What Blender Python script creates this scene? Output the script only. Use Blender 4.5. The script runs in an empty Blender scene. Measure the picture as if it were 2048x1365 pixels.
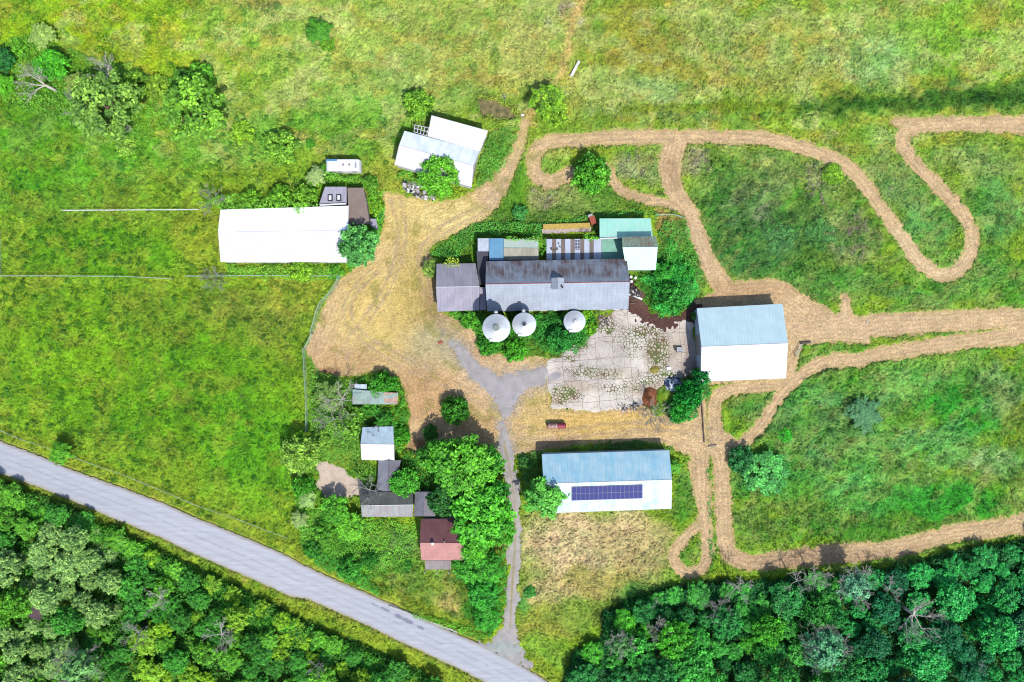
import bpy, math, random
import numpy as np
from mathutils import Vector
random.seed(7); rng = np.random.default_rng(7)
scene = bpy.context.scene
COL = scene.collection
# ------------------------------------------------------------------ camera, sky, sun, exposure
H = 140.0
cam_d = bpy.data.cameras.new('camera'); cam = bpy.data.objects.new('camera', cam_d); COL.objects.link(cam)
cam.location = (0, 0, H); cam.rotation_euler = (0, 0, 0)
cam_d.sensor_width = 36; cam_d.lens = 36 * H / 204.8; cam_d.clip_end = 9000; cam_d.clip_start = 1
scene.camera = cam
SUN_EL = math.radians(53); SDX, SDY = -0.45, 0.893      # where shadows point on the ground
w = bpy.data.worlds.new('World'); scene.world = w; w.use_nodes = True
nt = w.node_tree; nt.nodes.clear()
sky = nt.nodes.new('ShaderNodeTexSky'); sky.sky_type = 'NISHITA'; sky.sun_disc = False
sky.sun_elevation = SUN_EL; sky.sun_rotation = math.atan2(-SDX, -SDY)
bg = nt.nodes.new('ShaderNodeBackground'); bg.inputs[1].default_value = 0.15
wo = nt.nodes.new('ShaderNodeOutputWorld')
nt.links.new(sky.outputs[0], bg.inputs[0]); nt.links.new(bg.outputs[0], wo.inputs[0])
sd = bpy.data.lights.new('sun', 'SUN'); sd.energy = 4.0; sd.angle = math.radians(0.5); sd.color = (1.0, 0.955, 0.88)
so = bpy.data.objects.new('sun', sd); COL.objects.link(so)
L = Vector((SDX * math.cos(SUN_EL), SDY * math.cos(SUN_EL), -math.sin(SUN_EL)))
so.rotation_euler = L.to_track_quat('-Z', 'Y').to_euler(); so.location = (60, -90, 120)
scene.view_settings.view_transform = 'Standard'; scene.view_settings.look = 'None'
scene.view_settings.gamma = 1; scene.view_settings.exposure = 1.2
scene.render.resolution_x = 1024; scene.render.resolution_y = 682
scene.render.engine = 'CYCLES'
scene.cycles.pixel_filter_type = 'BLACKMAN_HARRIS'; scene.cycles.filter_width = 1.1
scene.cycles.max_bounces = 4; scene.cycles.diffuse_bounces = 2; scene.cycles.transmission_bounces = 3

# ------------------------------------------------------------------ helpers
K = 2.75
def lin(c):
    c = c / 255.0
    return c / 12.92 if c <= 0.04045 else ((c + 0.055) / 1.055) ** 2.4
def D(r, g, b, k=1.0):                       # albedo of a surface that looks r,g,b in full sun at this exposure
    return tuple(min(0.85, lin(v) / K * k) for v in (r, g, b)) + (1.0,)
def W(px, py, z=0.0):                        # metres from photo pixels, for a point at height z
    f = (H - z) / H
    return ((px - 1024) / 10 * f, (682.5 - py) / 10 * f, z)
def hash2(i, j, seed):
    n = (i.astype(np.int64) * 374761393 + j.astype(np.int64) * 668265263 + seed * 1442695041) & 0xFFFFFFFF
    n = ((n ^ (n >> 13)) * 1274126177) & 0xFFFFFFFF
    n = (n ^ (n >> 16)) & 0xFFFFFF
    return n / float(0xFFFFFF)
def vn(x, y, s, seed=0):                     # value noise 0..1, cell size s
    x = x / s; y = y / s
    i = np.floor(x); j = np.floor(y); fx = x - i; fy = y - j
    fx = fx * fx * (3 - 2 * fx); fy = fy * fy * (3 - 2 * fy)
    a = hash2(i, j, seed); b = hash2(i + 1, j, seed); c = hash2(i, j + 1, seed); d = hash2(i + 1, j + 1, seed)
    return (a * (1 - fx) + b * fx) * (1 - fy) + (c * (1 - fx) + d * fx) * fy
def fbm(x, y, s, o=3, seed=0):
    t = 0; amp = 1; tot = 0
    for k in range(o):
        t = t + amp * vn(x + 17.3 * k, y - 9.1 * k, s / 2 ** k, seed + k); tot += amp; amp *= 0.55
    return t / tot
def sstep(a, b, x):
    t = np.clip((x - a) / (b - a), 0, 1); return t * t * (3 - 2 * t)
def tag(o, label=None, cat=None, group=None, kind=None):
    if label: o['label'] = label
    if cat: o['category'] = cat
    if group: o['group'] = group
    if kind: o['kind'] = kind
    return o
def empty(name, loc, label=None, cat=None, group=None):
    o = bpy.data.objects.new(name, None); COL.objects.link(o); o.location = loc
    o.empty_display_size = 0.3
    return tag(o, label, cat, group)
def link(name, me, m=None, parent=None, loc=None):
    if m is not None and not me.materials: me.materials.append(m)
    o = bpy.data.objects.new(name, me); COL.objects.link(o)
    if loc is not None: o.location = loc
    if parent is not None: o.parent = parent
    return o
def npmesh(name, v, f, smooth=False):
    me = bpy.data.meshes.new(name); v = np.asarray(v, np.float32); f = np.asarray(f, np.int32); k = f.shape[1]
    me.vertices.add(len(v)); me.vertices.foreach_set('co', v.ravel())
    me.loops.add(f.size); me.loops.foreach_set('vertex_index', f.ravel())
    me.polygons.add(len(f)); me.polygons.foreach_set('loop_start', np.arange(0, f.size, k, dtype=np.int32))
    if smooth: me.polygons.foreach_set('use_smooth', np.ones(len(f), bool))
    me.update(calc_edges=True); me.validate()
    return me
def pcol(me, name, c):
    c = np.asarray(c, np.float32)
    if c.ndim == 1:
        a = me.attributes.new(name, 'FLOAT', 'POINT'); a.data.foreach_set('value', c)
    else:
        if c.shape[1] == 3: c = np.concatenate([c, np.ones((len(c), 1), np.float32)], 1)
        a = me.attributes.new(name, 'FLOAT_COLOR', 'POINT'); a.data.foreach_set('color', c.ravel())

class MB:                                    # collects boxes, tubes and slabs into one mesh
    def __init__(s): s.v = []; s.f = []; s.uv = []
    def face(s, pts, uv=None):
        n = len(s.v); s.v += [tuple(p) for p in pts]; s.f.append(tuple(range(n, n + len(pts))))
        s.uv += uv if uv else [(p[0] + p[1], p[2]) for p in pts]
    def box(s, c, size, rz=0.0, tilt=0.0):
        cx, cy, cz = c; x, y, z = [q / 2 for q in size]; co, si = math.cos(rz), math.sin(rz)
        P = []
        for dx, dy, dz in [(-x,-y,-z),(x,-y,-z),(x,y,-z),(-x,y,-z),(-x,-y,z),(x,-y,z),(x,y,z),(-x,y,z)]:
            dz2 = dz + dx * tilt
            P.append((cx + dx * co - dy * si, cy + dx * si + dy * co, cz + dz2))
        for q in [(3,2,1,0),(4,5,6,7),(0,1,5,4),(1,2,6,5),(2,3,7,6),(3,0,4,7)]:
            s.face([P[i] for i in q])
    def tube(s, a, b, r0, r1=None, n=6, cap=True):
        a = Vector(a); b = Vector(b); r1 = r0 if r1 is None else r1
        d = (b - a)
        if d.length < 1e-5: return
        d.normalize(); u = d.orthogonal().normalized(); v = d.cross(u)
        A = [a + (u * math.cos(t) + v * math.sin(t)) * r0 for t in [2 * math.pi * k / n for k in range(n)]]
        B = [b + (u * math.cos(t) + v * math.sin(t)) * r1 for t in [2 * math.pi * k / n for k in range(n)]]
        base = len(s.v); s.v += [tuple(p) for p in A + B]; s.uv_extra = True
        for k in range(n):
            q = (base + k, base + (k + 1) % n, base + n + (k + 1) % n, base + n + k); s.f.append(q); s.uv += [(k / n, 0)] * 4
        if cap:
            s.f.append(tuple(base + n + k for k in range(n))); s.uv += [(0, 0)] * n
            s.f.append(tuple(base + n - 1 - k for k in range(n))); s.uv += [(0, 0)] * n
    def slab(s, q, th, uvo=(0, 0)):          # q: ridgeA ridgeB eaveB eaveA (anticlockwise or not), thickness downward
        q = [Vector(p) for p in q]
        n = (q[1] - q[0]).cross(q[3] - q[0]).normalized()
        if n.z < 0: n = -n
        u = (q[1] - q[0]).normalized()
        vv = n.cross(u)
        uv = [((p - q[0]).dot(u) + uvo[0], abs((p - q[0]).dot(vv)) + uvo[1]) for p in q]
        lo = [p - n * th for p in q]
        idx = [0, 1, 2, 3]
        nn = (q[1] - q[0]).cross(q[2] - q[0])
        if nn.z < 0: idx = [3, 2, 1, 0]
        s.face([q[i] for i in idx], [uv[i] for i in idx])
        s.face([lo[i] for i in reversed(idx)], [uv[i] for i in reversed(idx)])
        for a in range(4):
            i, j = idx[a], idx[(a + 1) % 4]
            s.face([lo[i], lo[j], q[j], q[i]], [uv[i], uv[j], uv[j], uv[i]])
    def mesh(s, name, smooth=False):
        me = bpy.data.meshes.new(name); me.from_pydata(s.v, [], s.f)
        if len(s.uv) == len(me.loops):
            l = me.uv_layers.new(name='uv'); l.data.foreach_set('uv', np.array(s.uv, np.float32).ravel())
        if smooth:
            me.polygons.foreach_set('use_smooth', np.ones(len(me.polygons), bool))
        me.update(); return me
    def build(s, name, m, parent=None, smooth=False): # parents sit unrotated, so subtract their location
        me = s.mesh(name, smooth)
        if parent is not None:
            root = parent; off = Vector((0, 0, 0))
            while root is not None: off += root.location; root = root.parent
            me.transform(__import__('mathutils').Matrix.Translation(-off))
        return link(name, me, m, parent)

# ------------------------------------------------------------------ materials
class NB:
    def __init__(s, name):
        s.m = bpy.data.materials.new(name); s.m.use_nodes = True; s.t = s.m.node_tree; s.t.nodes.clear()
        s.out = s.t.nodes.new('ShaderNodeOutputMaterial')
    def n(s, ty, inp=None, **kw):
        nd = s.t.nodes.new(ty)
        for k, v in kw.items(): setattr(nd, k, v)
        for k, v in (inp or {}).items():
            if isinstance(v, bpy.types.NodeSocket): s.t.links.new(v, nd.inputs[k])
            else: nd.inputs[k].default_value = v
        return nd
    def noise(s, co, scale, detail=3, rough=0.55, dist=0.0):
        return s.n('ShaderNodeTexNoise', {'Vector': co, 'Scale': scale, 'Detail': detail, 'Roughness': rough, 'Distortion': dist}).outputs[0]
    def rng(s, v, a, b, c=0.0, d=1.0):
        return s.n('ShaderNodeMapRange', {0: v, 1: a, 2: b, 3: c, 4: d}).outputs[0]
    def math(s, op, a, b=0.0):
        return s.n('ShaderNodeMath', {0: a, 1: b}, operation=op).outputs[0]
    def mix(s, f, a, b, bt='MIX'):
        nd = s.n('ShaderNodeMix', data_type='RGBA', blend_type=bt)
        for k, v in ((0, f), (6, a), (7, b)):
            if isinstance(v, bpy.types.NodeSocket): s.t.links.new(v, nd.inputs[k])
            else: nd.inputs[k].default_value = v
        return nd.outputs[2]
    def scalev(s, col, f):                   # colour times a float socket
        return s.n('ShaderNodeVectorMath', {0: col, 3: f}, operation='SCALE').outputs[0]
    def attr(s, name, o=0): return s.n('ShaderNodeAttribute', attribute_name=name).outputs[o]
    def bump(s, h, st=0.5, dist=0.1): return s.n('ShaderNodeBump', {'Height': h, 'Strength': st, 'Distance': dist}).outputs[0]
    def pr(s, col, rough=0.9, metal=0.0, normal=None, spec=0.3):
        p = s.n('ShaderNodeBsdfPrincipled', {'Base Color': col, 'Roughness': rough, 'Metallic': metal, 'Specular IOR Level': spec})
        if normal is not None: s.t.links.new(normal, p.inputs['Normal'])
        return p.outputs[0]
    def done(s, sh): s.t.links.new(sh, s.out.inputs[0]); return s.m
    def obj(s): return s.n('ShaderNodeTexCoord').outputs['Object']
    def map(s, co, sc, rot=(0, 0, 0)): return s.n('ShaderNodeMapping', {0: co, 2: rot, 3: sc}).outputs[0]

def m_cover(name, fine=4.0, lo=0.55, hi=1.5, bump=0.6, stretch=(1, 1, 1), rot=0.0, spec=0.15):
    b = NB(name); co = b.obj(); cc = b.attr('cover')
    c2 = b.map(co, stretch, (0, 0, rot))
    n1 = b.noise(c2, fine, 4, 0.65, 0.4); n2 = b.noise(co, 0.55, 3, 0.6, 0.3); n3 = b.noise(co, fine * 0.35, 2, 0.6)
    f = b.math('MULTIPLY', b.rng(n1, 0.25, 0.75, lo, hi), b.rng(n2, 0.3, 0.7, 0.86, 1.16))
    col = b.scalev(cc, f)
    warm = b.mix(b.rng(n3, 0.48, 0.72, 0, 0.38), col, b.mix(1.0, col, (1.18, 0.99, 0.8, 1), 'MULTIPLY'))
    nrm = b.bump(n1, bump, 0.25)
    return b.done(b.pr(warm, 0.95, 0, nrm, spec))
M = {}
M['ground'] = m_cover('ground_cover', 3.0, 0.48, 1.5, 0.9)
M['mown'] = m_cover('mown_hay', 4.0, 0.5, 1.52, 1.0)
M['gravel'] = m_cover('gravel', 6.0, 0.78, 1.22, 0.4)
def m_leaf(name, attrcol=False, trans=0.3):
    b = NB(name); t = b.attr('tint', 2)
    if not attrcol: t0 = t
    base = b.attr('cover') if attrcol else b.n('ShaderNodeObjectInfo').outputs['Color']
    col = b.scalev(base, t if attrcol else b.math('MULTIPLY', t, 2.4))
    if not attrcol:
        y = b.mix(b.rng(t, 0.95, 1.55, 0, 0.55), col, b.mix(1.0, col, (1.28, 1.03, 0.8, 1), 'MULTIPLY'))
        col = b.mix(b.rng(t, 0.85, 0.5, 0, 0.5), y, b.mix(1.0, y, (0.6, 0.95, 1.1, 1), 'MULTIPLY'))
    if not attrcol: col = b.mix(1.0, col, (1.06, 0.98, 1.0, 1), 'MULTIPLY')
    p = b.pr(col, 0.6, 0, None, 0.25)
    tr = b.n('ShaderNodeBsdfTranslucent', {0: col}).outputs[0]
    return b.done(b.n('ShaderNodeMixShader', {0: trans, 1: p, 2: tr}).outputs[0])
M['leaf'] = m_leaf('leaf_green'); M['blade'] = m_leaf('grass_blade', True, 0.25); M['straw'] = m_leaf('cut_straw', True, 0.05)
def m_plain(name, col, rough=0.8, metal=0.0, var=0.25, sc=3.0, spec=0.3, bump=0.0):
    b = NB(name); co = b.obj(); n = b.noise(co, sc, 4, 0.65)
    c = b.scalev(b.mix(0.0, col, col), b.rng(n, 0.3, 0.7, 1 - var, 1 + var))
    return b.done(b.pr(c, rough, metal, b.bump(n, bump, 0.05) if bump else None, spec))
def m_roof(name, col, streak=None, amt=0.5, period=0.6, seam=0.12, rough=0.5, metal=0.0, patch=None, pamt=0.0, rows=0.0, top_only=False, grime=0.25, psc=0.25, spec=0.4, eave=0.0):
    """sheet roofing in slope coordinates: u along the ridge, v down the slope, metres"""
    b = NB(name); uv = b.n('ShaderNodeTexCoord').outputs['UV']
    sx = b.n('ShaderNodeSeparateXYZ', {0: uv}); u, v = sx.outputs[0], sx.outputs[1]
    c = b.mix(0.0, col, col)
    g = b.noise(b.map(uv, (1, 1, 1)), 0.5, 4, 0.65)
    c = b.scalev(c, b.rng(g, 0.3, 0.7, 1 - grime, 1 + grime))
    if streak:
        n1 = b.noise(b.map(uv, (1.6, 0.22, 1)), 1.0, 5, 0.7)
        n2 = b.noise(b.map(uv, (0.35, 0.3, 1)), 1.0, 3, 0.6)
        k = b.rng(b.math('ADD', b.math('MULTIPLY', n1, 0.55), b.math('MULTIPLY', n2, 0.6)), 0.5, 0.68, 0, amt)
        if eave: k = b.math('MULTIPLY', k, b.rng(b.math('ADD', v, b.math('MULTIPLY', n1, 2.4)), 2.0, eave + 1.0, 0.05, 1.0))
        c = b.mix(k, c, streak)
    if patch:
        n3 = b.noise(uv, 1 / psc * 0.25, 5, 0.75, 0.3)
        c = b.mix(b.rng(n3, 0.62 - pamt * 0.25, 0.70 - pamt * 0.2, 0, 0.9), c, patch)
    if period:
        pu = b.math('FRACT', b.math('DIVIDE', u, period))
        line = b.math('LESS_THAN', pu, 0.16)
        c = b.scalev(c, b.math('SUBTRACT', 1.0, b.math('MULTIPLY', line, seam)))
    if rows:
        pv = b.math('FRACT', b.math('DIVIDE', v, rows))
        c = b.scalev(c, b.math('SUBTRACT', 1.0, b.math('MULTIPLY', b.math('LESS_THAN', pv, 0.12), 0.22)))
    h = b.math('SINE', b.math('MULTIPLY', u, 2 * math.pi / max(period, 0.3) * 2))
    nf = b.noise(uv, 6, 3, 0.6)
    c = b.scalev(c, b.rng(nf, 0.3, 0.7, 0.93, 1.07))
    nr = b.bump(b.math('ADD', b.math('MULTIPLY', h, 0.3), nf), 0.25, 0.05)
    return b.done(b.pr(c, rough, metal, nr, spec))

# ------------------------------------------------------------------ the land: grids and masks
STEP = 2.0                                   # pixels of the photo (0.2 m)
gx = np.arange(1024 - 1120, 1024 + 1121, STEP); gy = np.arange(682.5 - 750, 682.5 + 751, STEP)
PX, PY = np.meshgrid(gx, gy)
def sdist(X, Y, poly, closed=True):
    P = np.asarray(poly, float); d = np.full(X.shape, 1e9); n = len(P)
    inside = np.zeros(X.shape, bool)
    for i in range(n if closed else n - 1):
        a = P[i]; b = P[(i + 1) % n]; ab = b - a; L2 = max(ab @ ab, 1e-9)
        t = np.clip(((X - a[0]) * ab[0] + (Y - a[1]) * ab[1]) / L2, 0, 1)
        d = np.minimum(d, np.hypot(X - a[0] - t * ab[0], Y - a[1] - t * ab[1]))
        if closed:
            c = (a[1] > Y) != (b[1] > Y)
            if c.any():
                xi = a[0] + (Y - a[1]) * (ab[0] / (ab[1] if abs(ab[1]) > 1e-9 else 1e-9))
                inside ^= c & (X < xi)
    return np.where(inside, -d, d) if closed else d
def smooth_line(pts, n=6):
    P = [np.array(p, float) for p in pts]; P = [2 * P[0] - P[1]] + P + [2 * P[-1] - P[-2]]; out = []
    for i in range(1, len(P) - 2):
        for k in range(n):
            t = k / n; a, b, c, d = P[i - 1:i + 3]
            out.append(0.5 * ((2 * b) + (c - a) * t + (2 * a - 5 * b + 4 * c - d) * t * t + (3 * b - a - 3 * c + d) * t ** 3))
    out.append(P[-2]); return out
def field(): return np.full(PX.shape, 60.0)
def win(poly, mg=62):
    P = np.asarray(poly, float)
    x0, y0 = P[:, 0].min() - mg, P[:, 1].min() - mg; x1, y1 = P[:, 0].max() + mg, P[:, 1].max() + mg
    i0, i1 = np.searchsorted(gx, [x0, x1]); j0, j1 = np.searchsorted(gy, [y0, y1])
    return (slice(j0, j1), slice(i0, i1))
def add_poly(F, poly, grow=0.0):
    s = win(poly); F[s] = np.minimum(F[s], sdist(PX[s], PY[s], poly) - grow)
def add_line(F, pts, width, sm=True):        # pts: (x, y) or (x, y, width)
    if sm: P = smooth_line([p if len(p) == 3 else (p[0], p[1], width) for p in pts], 5)
    else: P = [np.array(p if len(p) == 3 else (p[0], p[1], width), float) for p in pts]
    for a, b in zip(P[:-1], P[1:]):
        s = win([a[:2], b[:2]]); X, Y = PX[s], PY[s]; ab = b[:2] - a[:2]; L2 = max(ab @ ab, 1e-9)
        t = np.clip(((X - a[0]) * ab[0] + (Y - a[1]) * ab[1]) / L2, 0, 1)
        F[s] = np.minimum(F[s], np.hypot(X - a[0] - t * ab[0], Y - a[1] - t * ab[1]) - (a[2] + (b[2] - a[2]) * t) / 2)

TR = field()                                 # mown tracks and yard
add_line(TR, [(1141,345),(1124,357),(1097,363),(1074,352),(1066,330),(1069,310),(1084,293),(1109,283),(1153,280),(1212,276),(1335,274),(1483,275),(1532,279),(1581,290),(1630,305),(1685,327),(1714,352),(1739,384),(1773,433),(1808,482),(1837,522),(1862,541),(1880,550),(1903,546),(1926,531),(1941,507),(1944,482),(1938,453),(1921,423),(1896,394),(1867,364),(1837,335),(1815,305),(1805,285),(1808,268),(1832,256),(1877,251),(2048,250),(2150,250)], 25)
add_line(TR, [(1790,245,12),(1850,246,18),(1950,247,26),(2048,250,33),(2150,250,33)], 25)
add_line(TR, [(1352,285,40),(1341,325,40),(1343,364,36),(1355,394,34),(1380,428,30),(1394,467,30),(1409,507,30),(1427,546,34),(1448,575,40)], 30)
add_line(TR, [(1365,412,20),(1316,404,17),(1276,394,16),(1247,384,15),(1229,367,15),(1222,345,12),(1207,325,7)], 16)
add_poly(TR, [(1400,620),(1392,602),(1420,590),(1440,570),(1500,562),(1550,560),(1580,570),(1600,586),(1644,614),(1670,628),(1679,626),(1682,588),(1696,587),(1703,628),(1723,637),(1754,627),(1863,625),(2048,616),(2150,612),(2150,650),(2048,655),(1986,659),(1863,663),(1740,674),(1736,687),(1665,681),(1644,685),(1604,690),(1582,760),(1400,770)])
add_line(TR, [(1580,690,18),(1584,740,20),(1580,768,22)], 20)
add_line(TR, [(1570,771,18),(1490,775,22),(1455,780,24),(1434,797,24),(1428,824,24),(1431,859,24),(1446,885,26),(1472,892,26),(1499,876,22),(1525,846,20),(1547,810,20),(1565,784,22),(1587,762,24),(1617,740,25),(1661,723,26),(1714,720,26),(1758,709,25),(1863,692,28),(1995,676,32),(2048,668,38),(2150,655,45)], 24)
add_line(TR, [(1404,800,14),(1400,850,26),(1400,895,34),(1402,940,30),(1404,977,29),(1413,1065,22),(1414,1109,22),(1406,1132,20),(1386,1146,20),(1363,1140,20),(1349,1124,20),(1349,1103,20),(1363,1083,18),(1380,1065,14),(1398,1052,12)], 24)
add_line(TR, [(1380,925,6),(1388,945,16),(1400,960,20)], 16)
add_line(TR, [(1432,890,34),(1442,933,28),(1446,1006,30),(1447,1065,30),(1453,1094,30),(1470,1117,32),(1503,1126,30),(1547,1122,32),(1620,1114,36),(1679,1107,34),(1771,1100,34),(1841,1084,30),(1910,1065,30),(1980,1059,34),(2048,1046,34),(2150,1025,34)], 30)
add_poly(TR, [(1290,835),(1390,838),(1480,880),(1470,915),(1375,908),(1330,886),(1280,880)])
add_poly(TR, [(770,385),(800,392),(850,404),(900,405),(950,385),(992,350),(1018,305),(1038,262),(1045,236),(1056,238),(1055,262),(1045,300),(1030,340),(1010,385),(990,418),(950,450),(900,470),(872,482),(850,500),(868,530),(871,554),(874,624),(900,633),(940,644),(950,673),(966,694),(995,710),(1040,720),(1093,715),(1100,816),(1190,823),(1283,806),(1310,835),(1412,838),(1412,905),(1370,893),(1330,885),(1270,880),(1200,882),(1084,900),(1035,908),(1005,905),(960,888),(900,882),(860,890),(830,905),(815,895),(822,830),(812,780),(800,755),(766,738),(700,750),(640,750),(625,725),(613,697),(625,670),(640,640),(655,605),(682,556),(700,547),(735,512),(757,480),(772,450),(768,410)])
# green islands left standing inside the mown ground
def cut(F, poly, grow=0.0):
    s = win(poly, 10); F[s] = np.maximum(F[s], -(sdist(PX[s], PY[s], poly) - grow))
for pl in ([(883,800),(900,793),(925,797),(938,815),(936,838),(915,850),(893,845),(882,825)],
           [(848,855),(862,846),(876,858),(874,880),(858,888),(846,875)],
           [(1408,835),(1413,835),(1418,885),(1413,888)]): cut(TR, pl)
CR = field()                                 # crushed-stone drive
add_line(CR, [(1014,1330,46),(1016,1300,34),(1018,1270,22),(1021,1240,18),(1024,1180,20),(1028,1120,19),(1031,1060,18),(1028,1000,17),(1023,960,17),(1016,920,18),(1010,895,20),(1008,870,12),(1006,850,8)], 18)
add_poly(CR, [(986,1284),(1010,1262),(1030,1262),(1034,1290),(1062,1335),(1000,1313),(960,1291)])
add_poly(CR, [(893,668),(930,700),(962,732),(1005,752),(1050,742),(1096,735),(1096,770),(1062,778),(1040,795),(1022,824),(1008,838),(992,815),(978,785),(945,755),(925,728),(900,700)], -3)
RD = field()
up = [(-150,832),(0,885),(85,917),(137,940),(205,964),(308,1002),(410,1046),(513,1087),(560,1108),(604,1132),(670,1162),(726,1186),(785,1212),(857,1245),(916,1272),(955,1289),(1005,1313),(1064,1346),(1091,1365),(1240,1448)]
dn = [(-150,893),(0,945),(51,961),(137,995),(222,1032),(308,1066),(410,1114),(513,1159),(581,1190),(619,1196),(679,1223),(738,1249),(797,1278),(857,1306),(916,1334),(975,1364),(1140,1448)]
add_poly(RD, up + dn[::-1])
CC = field()                                 # broken concrete pad
conc = [(1093,735),(1093,769),(1108,795),(1100,816),(1190,823),(1260,815),(1283,806),(1323,772),(1360,758),(1389,750),(1391,711),(1386,680),(1383,648),(1371,639),(1347,643),(1338,657),(1317,658),(1280,632),(1259,619),(1235,622),(1202,640),(1180,668),(1171,684),(1135,706),(1111,717),(1096,722)]
add_poly(CC, conc)
GP = field(); add_poly(GP, [(632,926),(650,924),(680,938),(721,965),(728,985),(690,998),(650,1000),(636,975),(640,950)])   # pale gravel patch
MD = field()                                 # dark bare earth
add_poly(MD, [(1256,560),(1275,575),(1290,610),(1310,632),(1335,640),(1365,625),(1390,605),(1400,612),(1398,640),(1372,645),(1345,662),(1300,655),(1255,625)])
PD = field(); add_poly(PD, [(958,196),(972,192),(985,200),(1005,210),(1030,220),(1036,232),(1015,237),(990,238),(968,230),(960,215)])
WD = field()
sw_wood = [(-90,930),(0,960),(60,985),(150,1020),(240,1062),(330,1110),(420,1150),(520,1200),(640,1260),(760,1310),(850,1352),(930,1400),(930,1440),(-90,1440)]
se_wood = [(1120,1440),(1128,1365),(1150,1310),(1200,1285),(1205,1225),(1270,1195),(1350,1175),(1440,1165),(1520,1170),(1600,1150),(1700,1150),(1800,1140),(1900,1108),(1990,1090),(2048,1085),(2140,1060),(2140,1440)]
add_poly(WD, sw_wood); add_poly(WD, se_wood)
# noisy edges
e1 = (fbm(PX, PY, 14, 3, 5) - 0.5); e2 = (vn(PX, PY, 3.5, 9) - 0.5)
TRn = TR + e1 * 11 + e2 * 6; CRn = CR + e1 * 20 + e2 * 8; CCn = CC + e1 * 14 + e2 * 4; RDn = RD + e1 * 2.5 + e2 * 1.5
GPn = GP + e1 * 16 + e2 * 6; MDn = MD + e1 * 22 + e2 * 9; PDn = PD + e1 * 6

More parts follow.
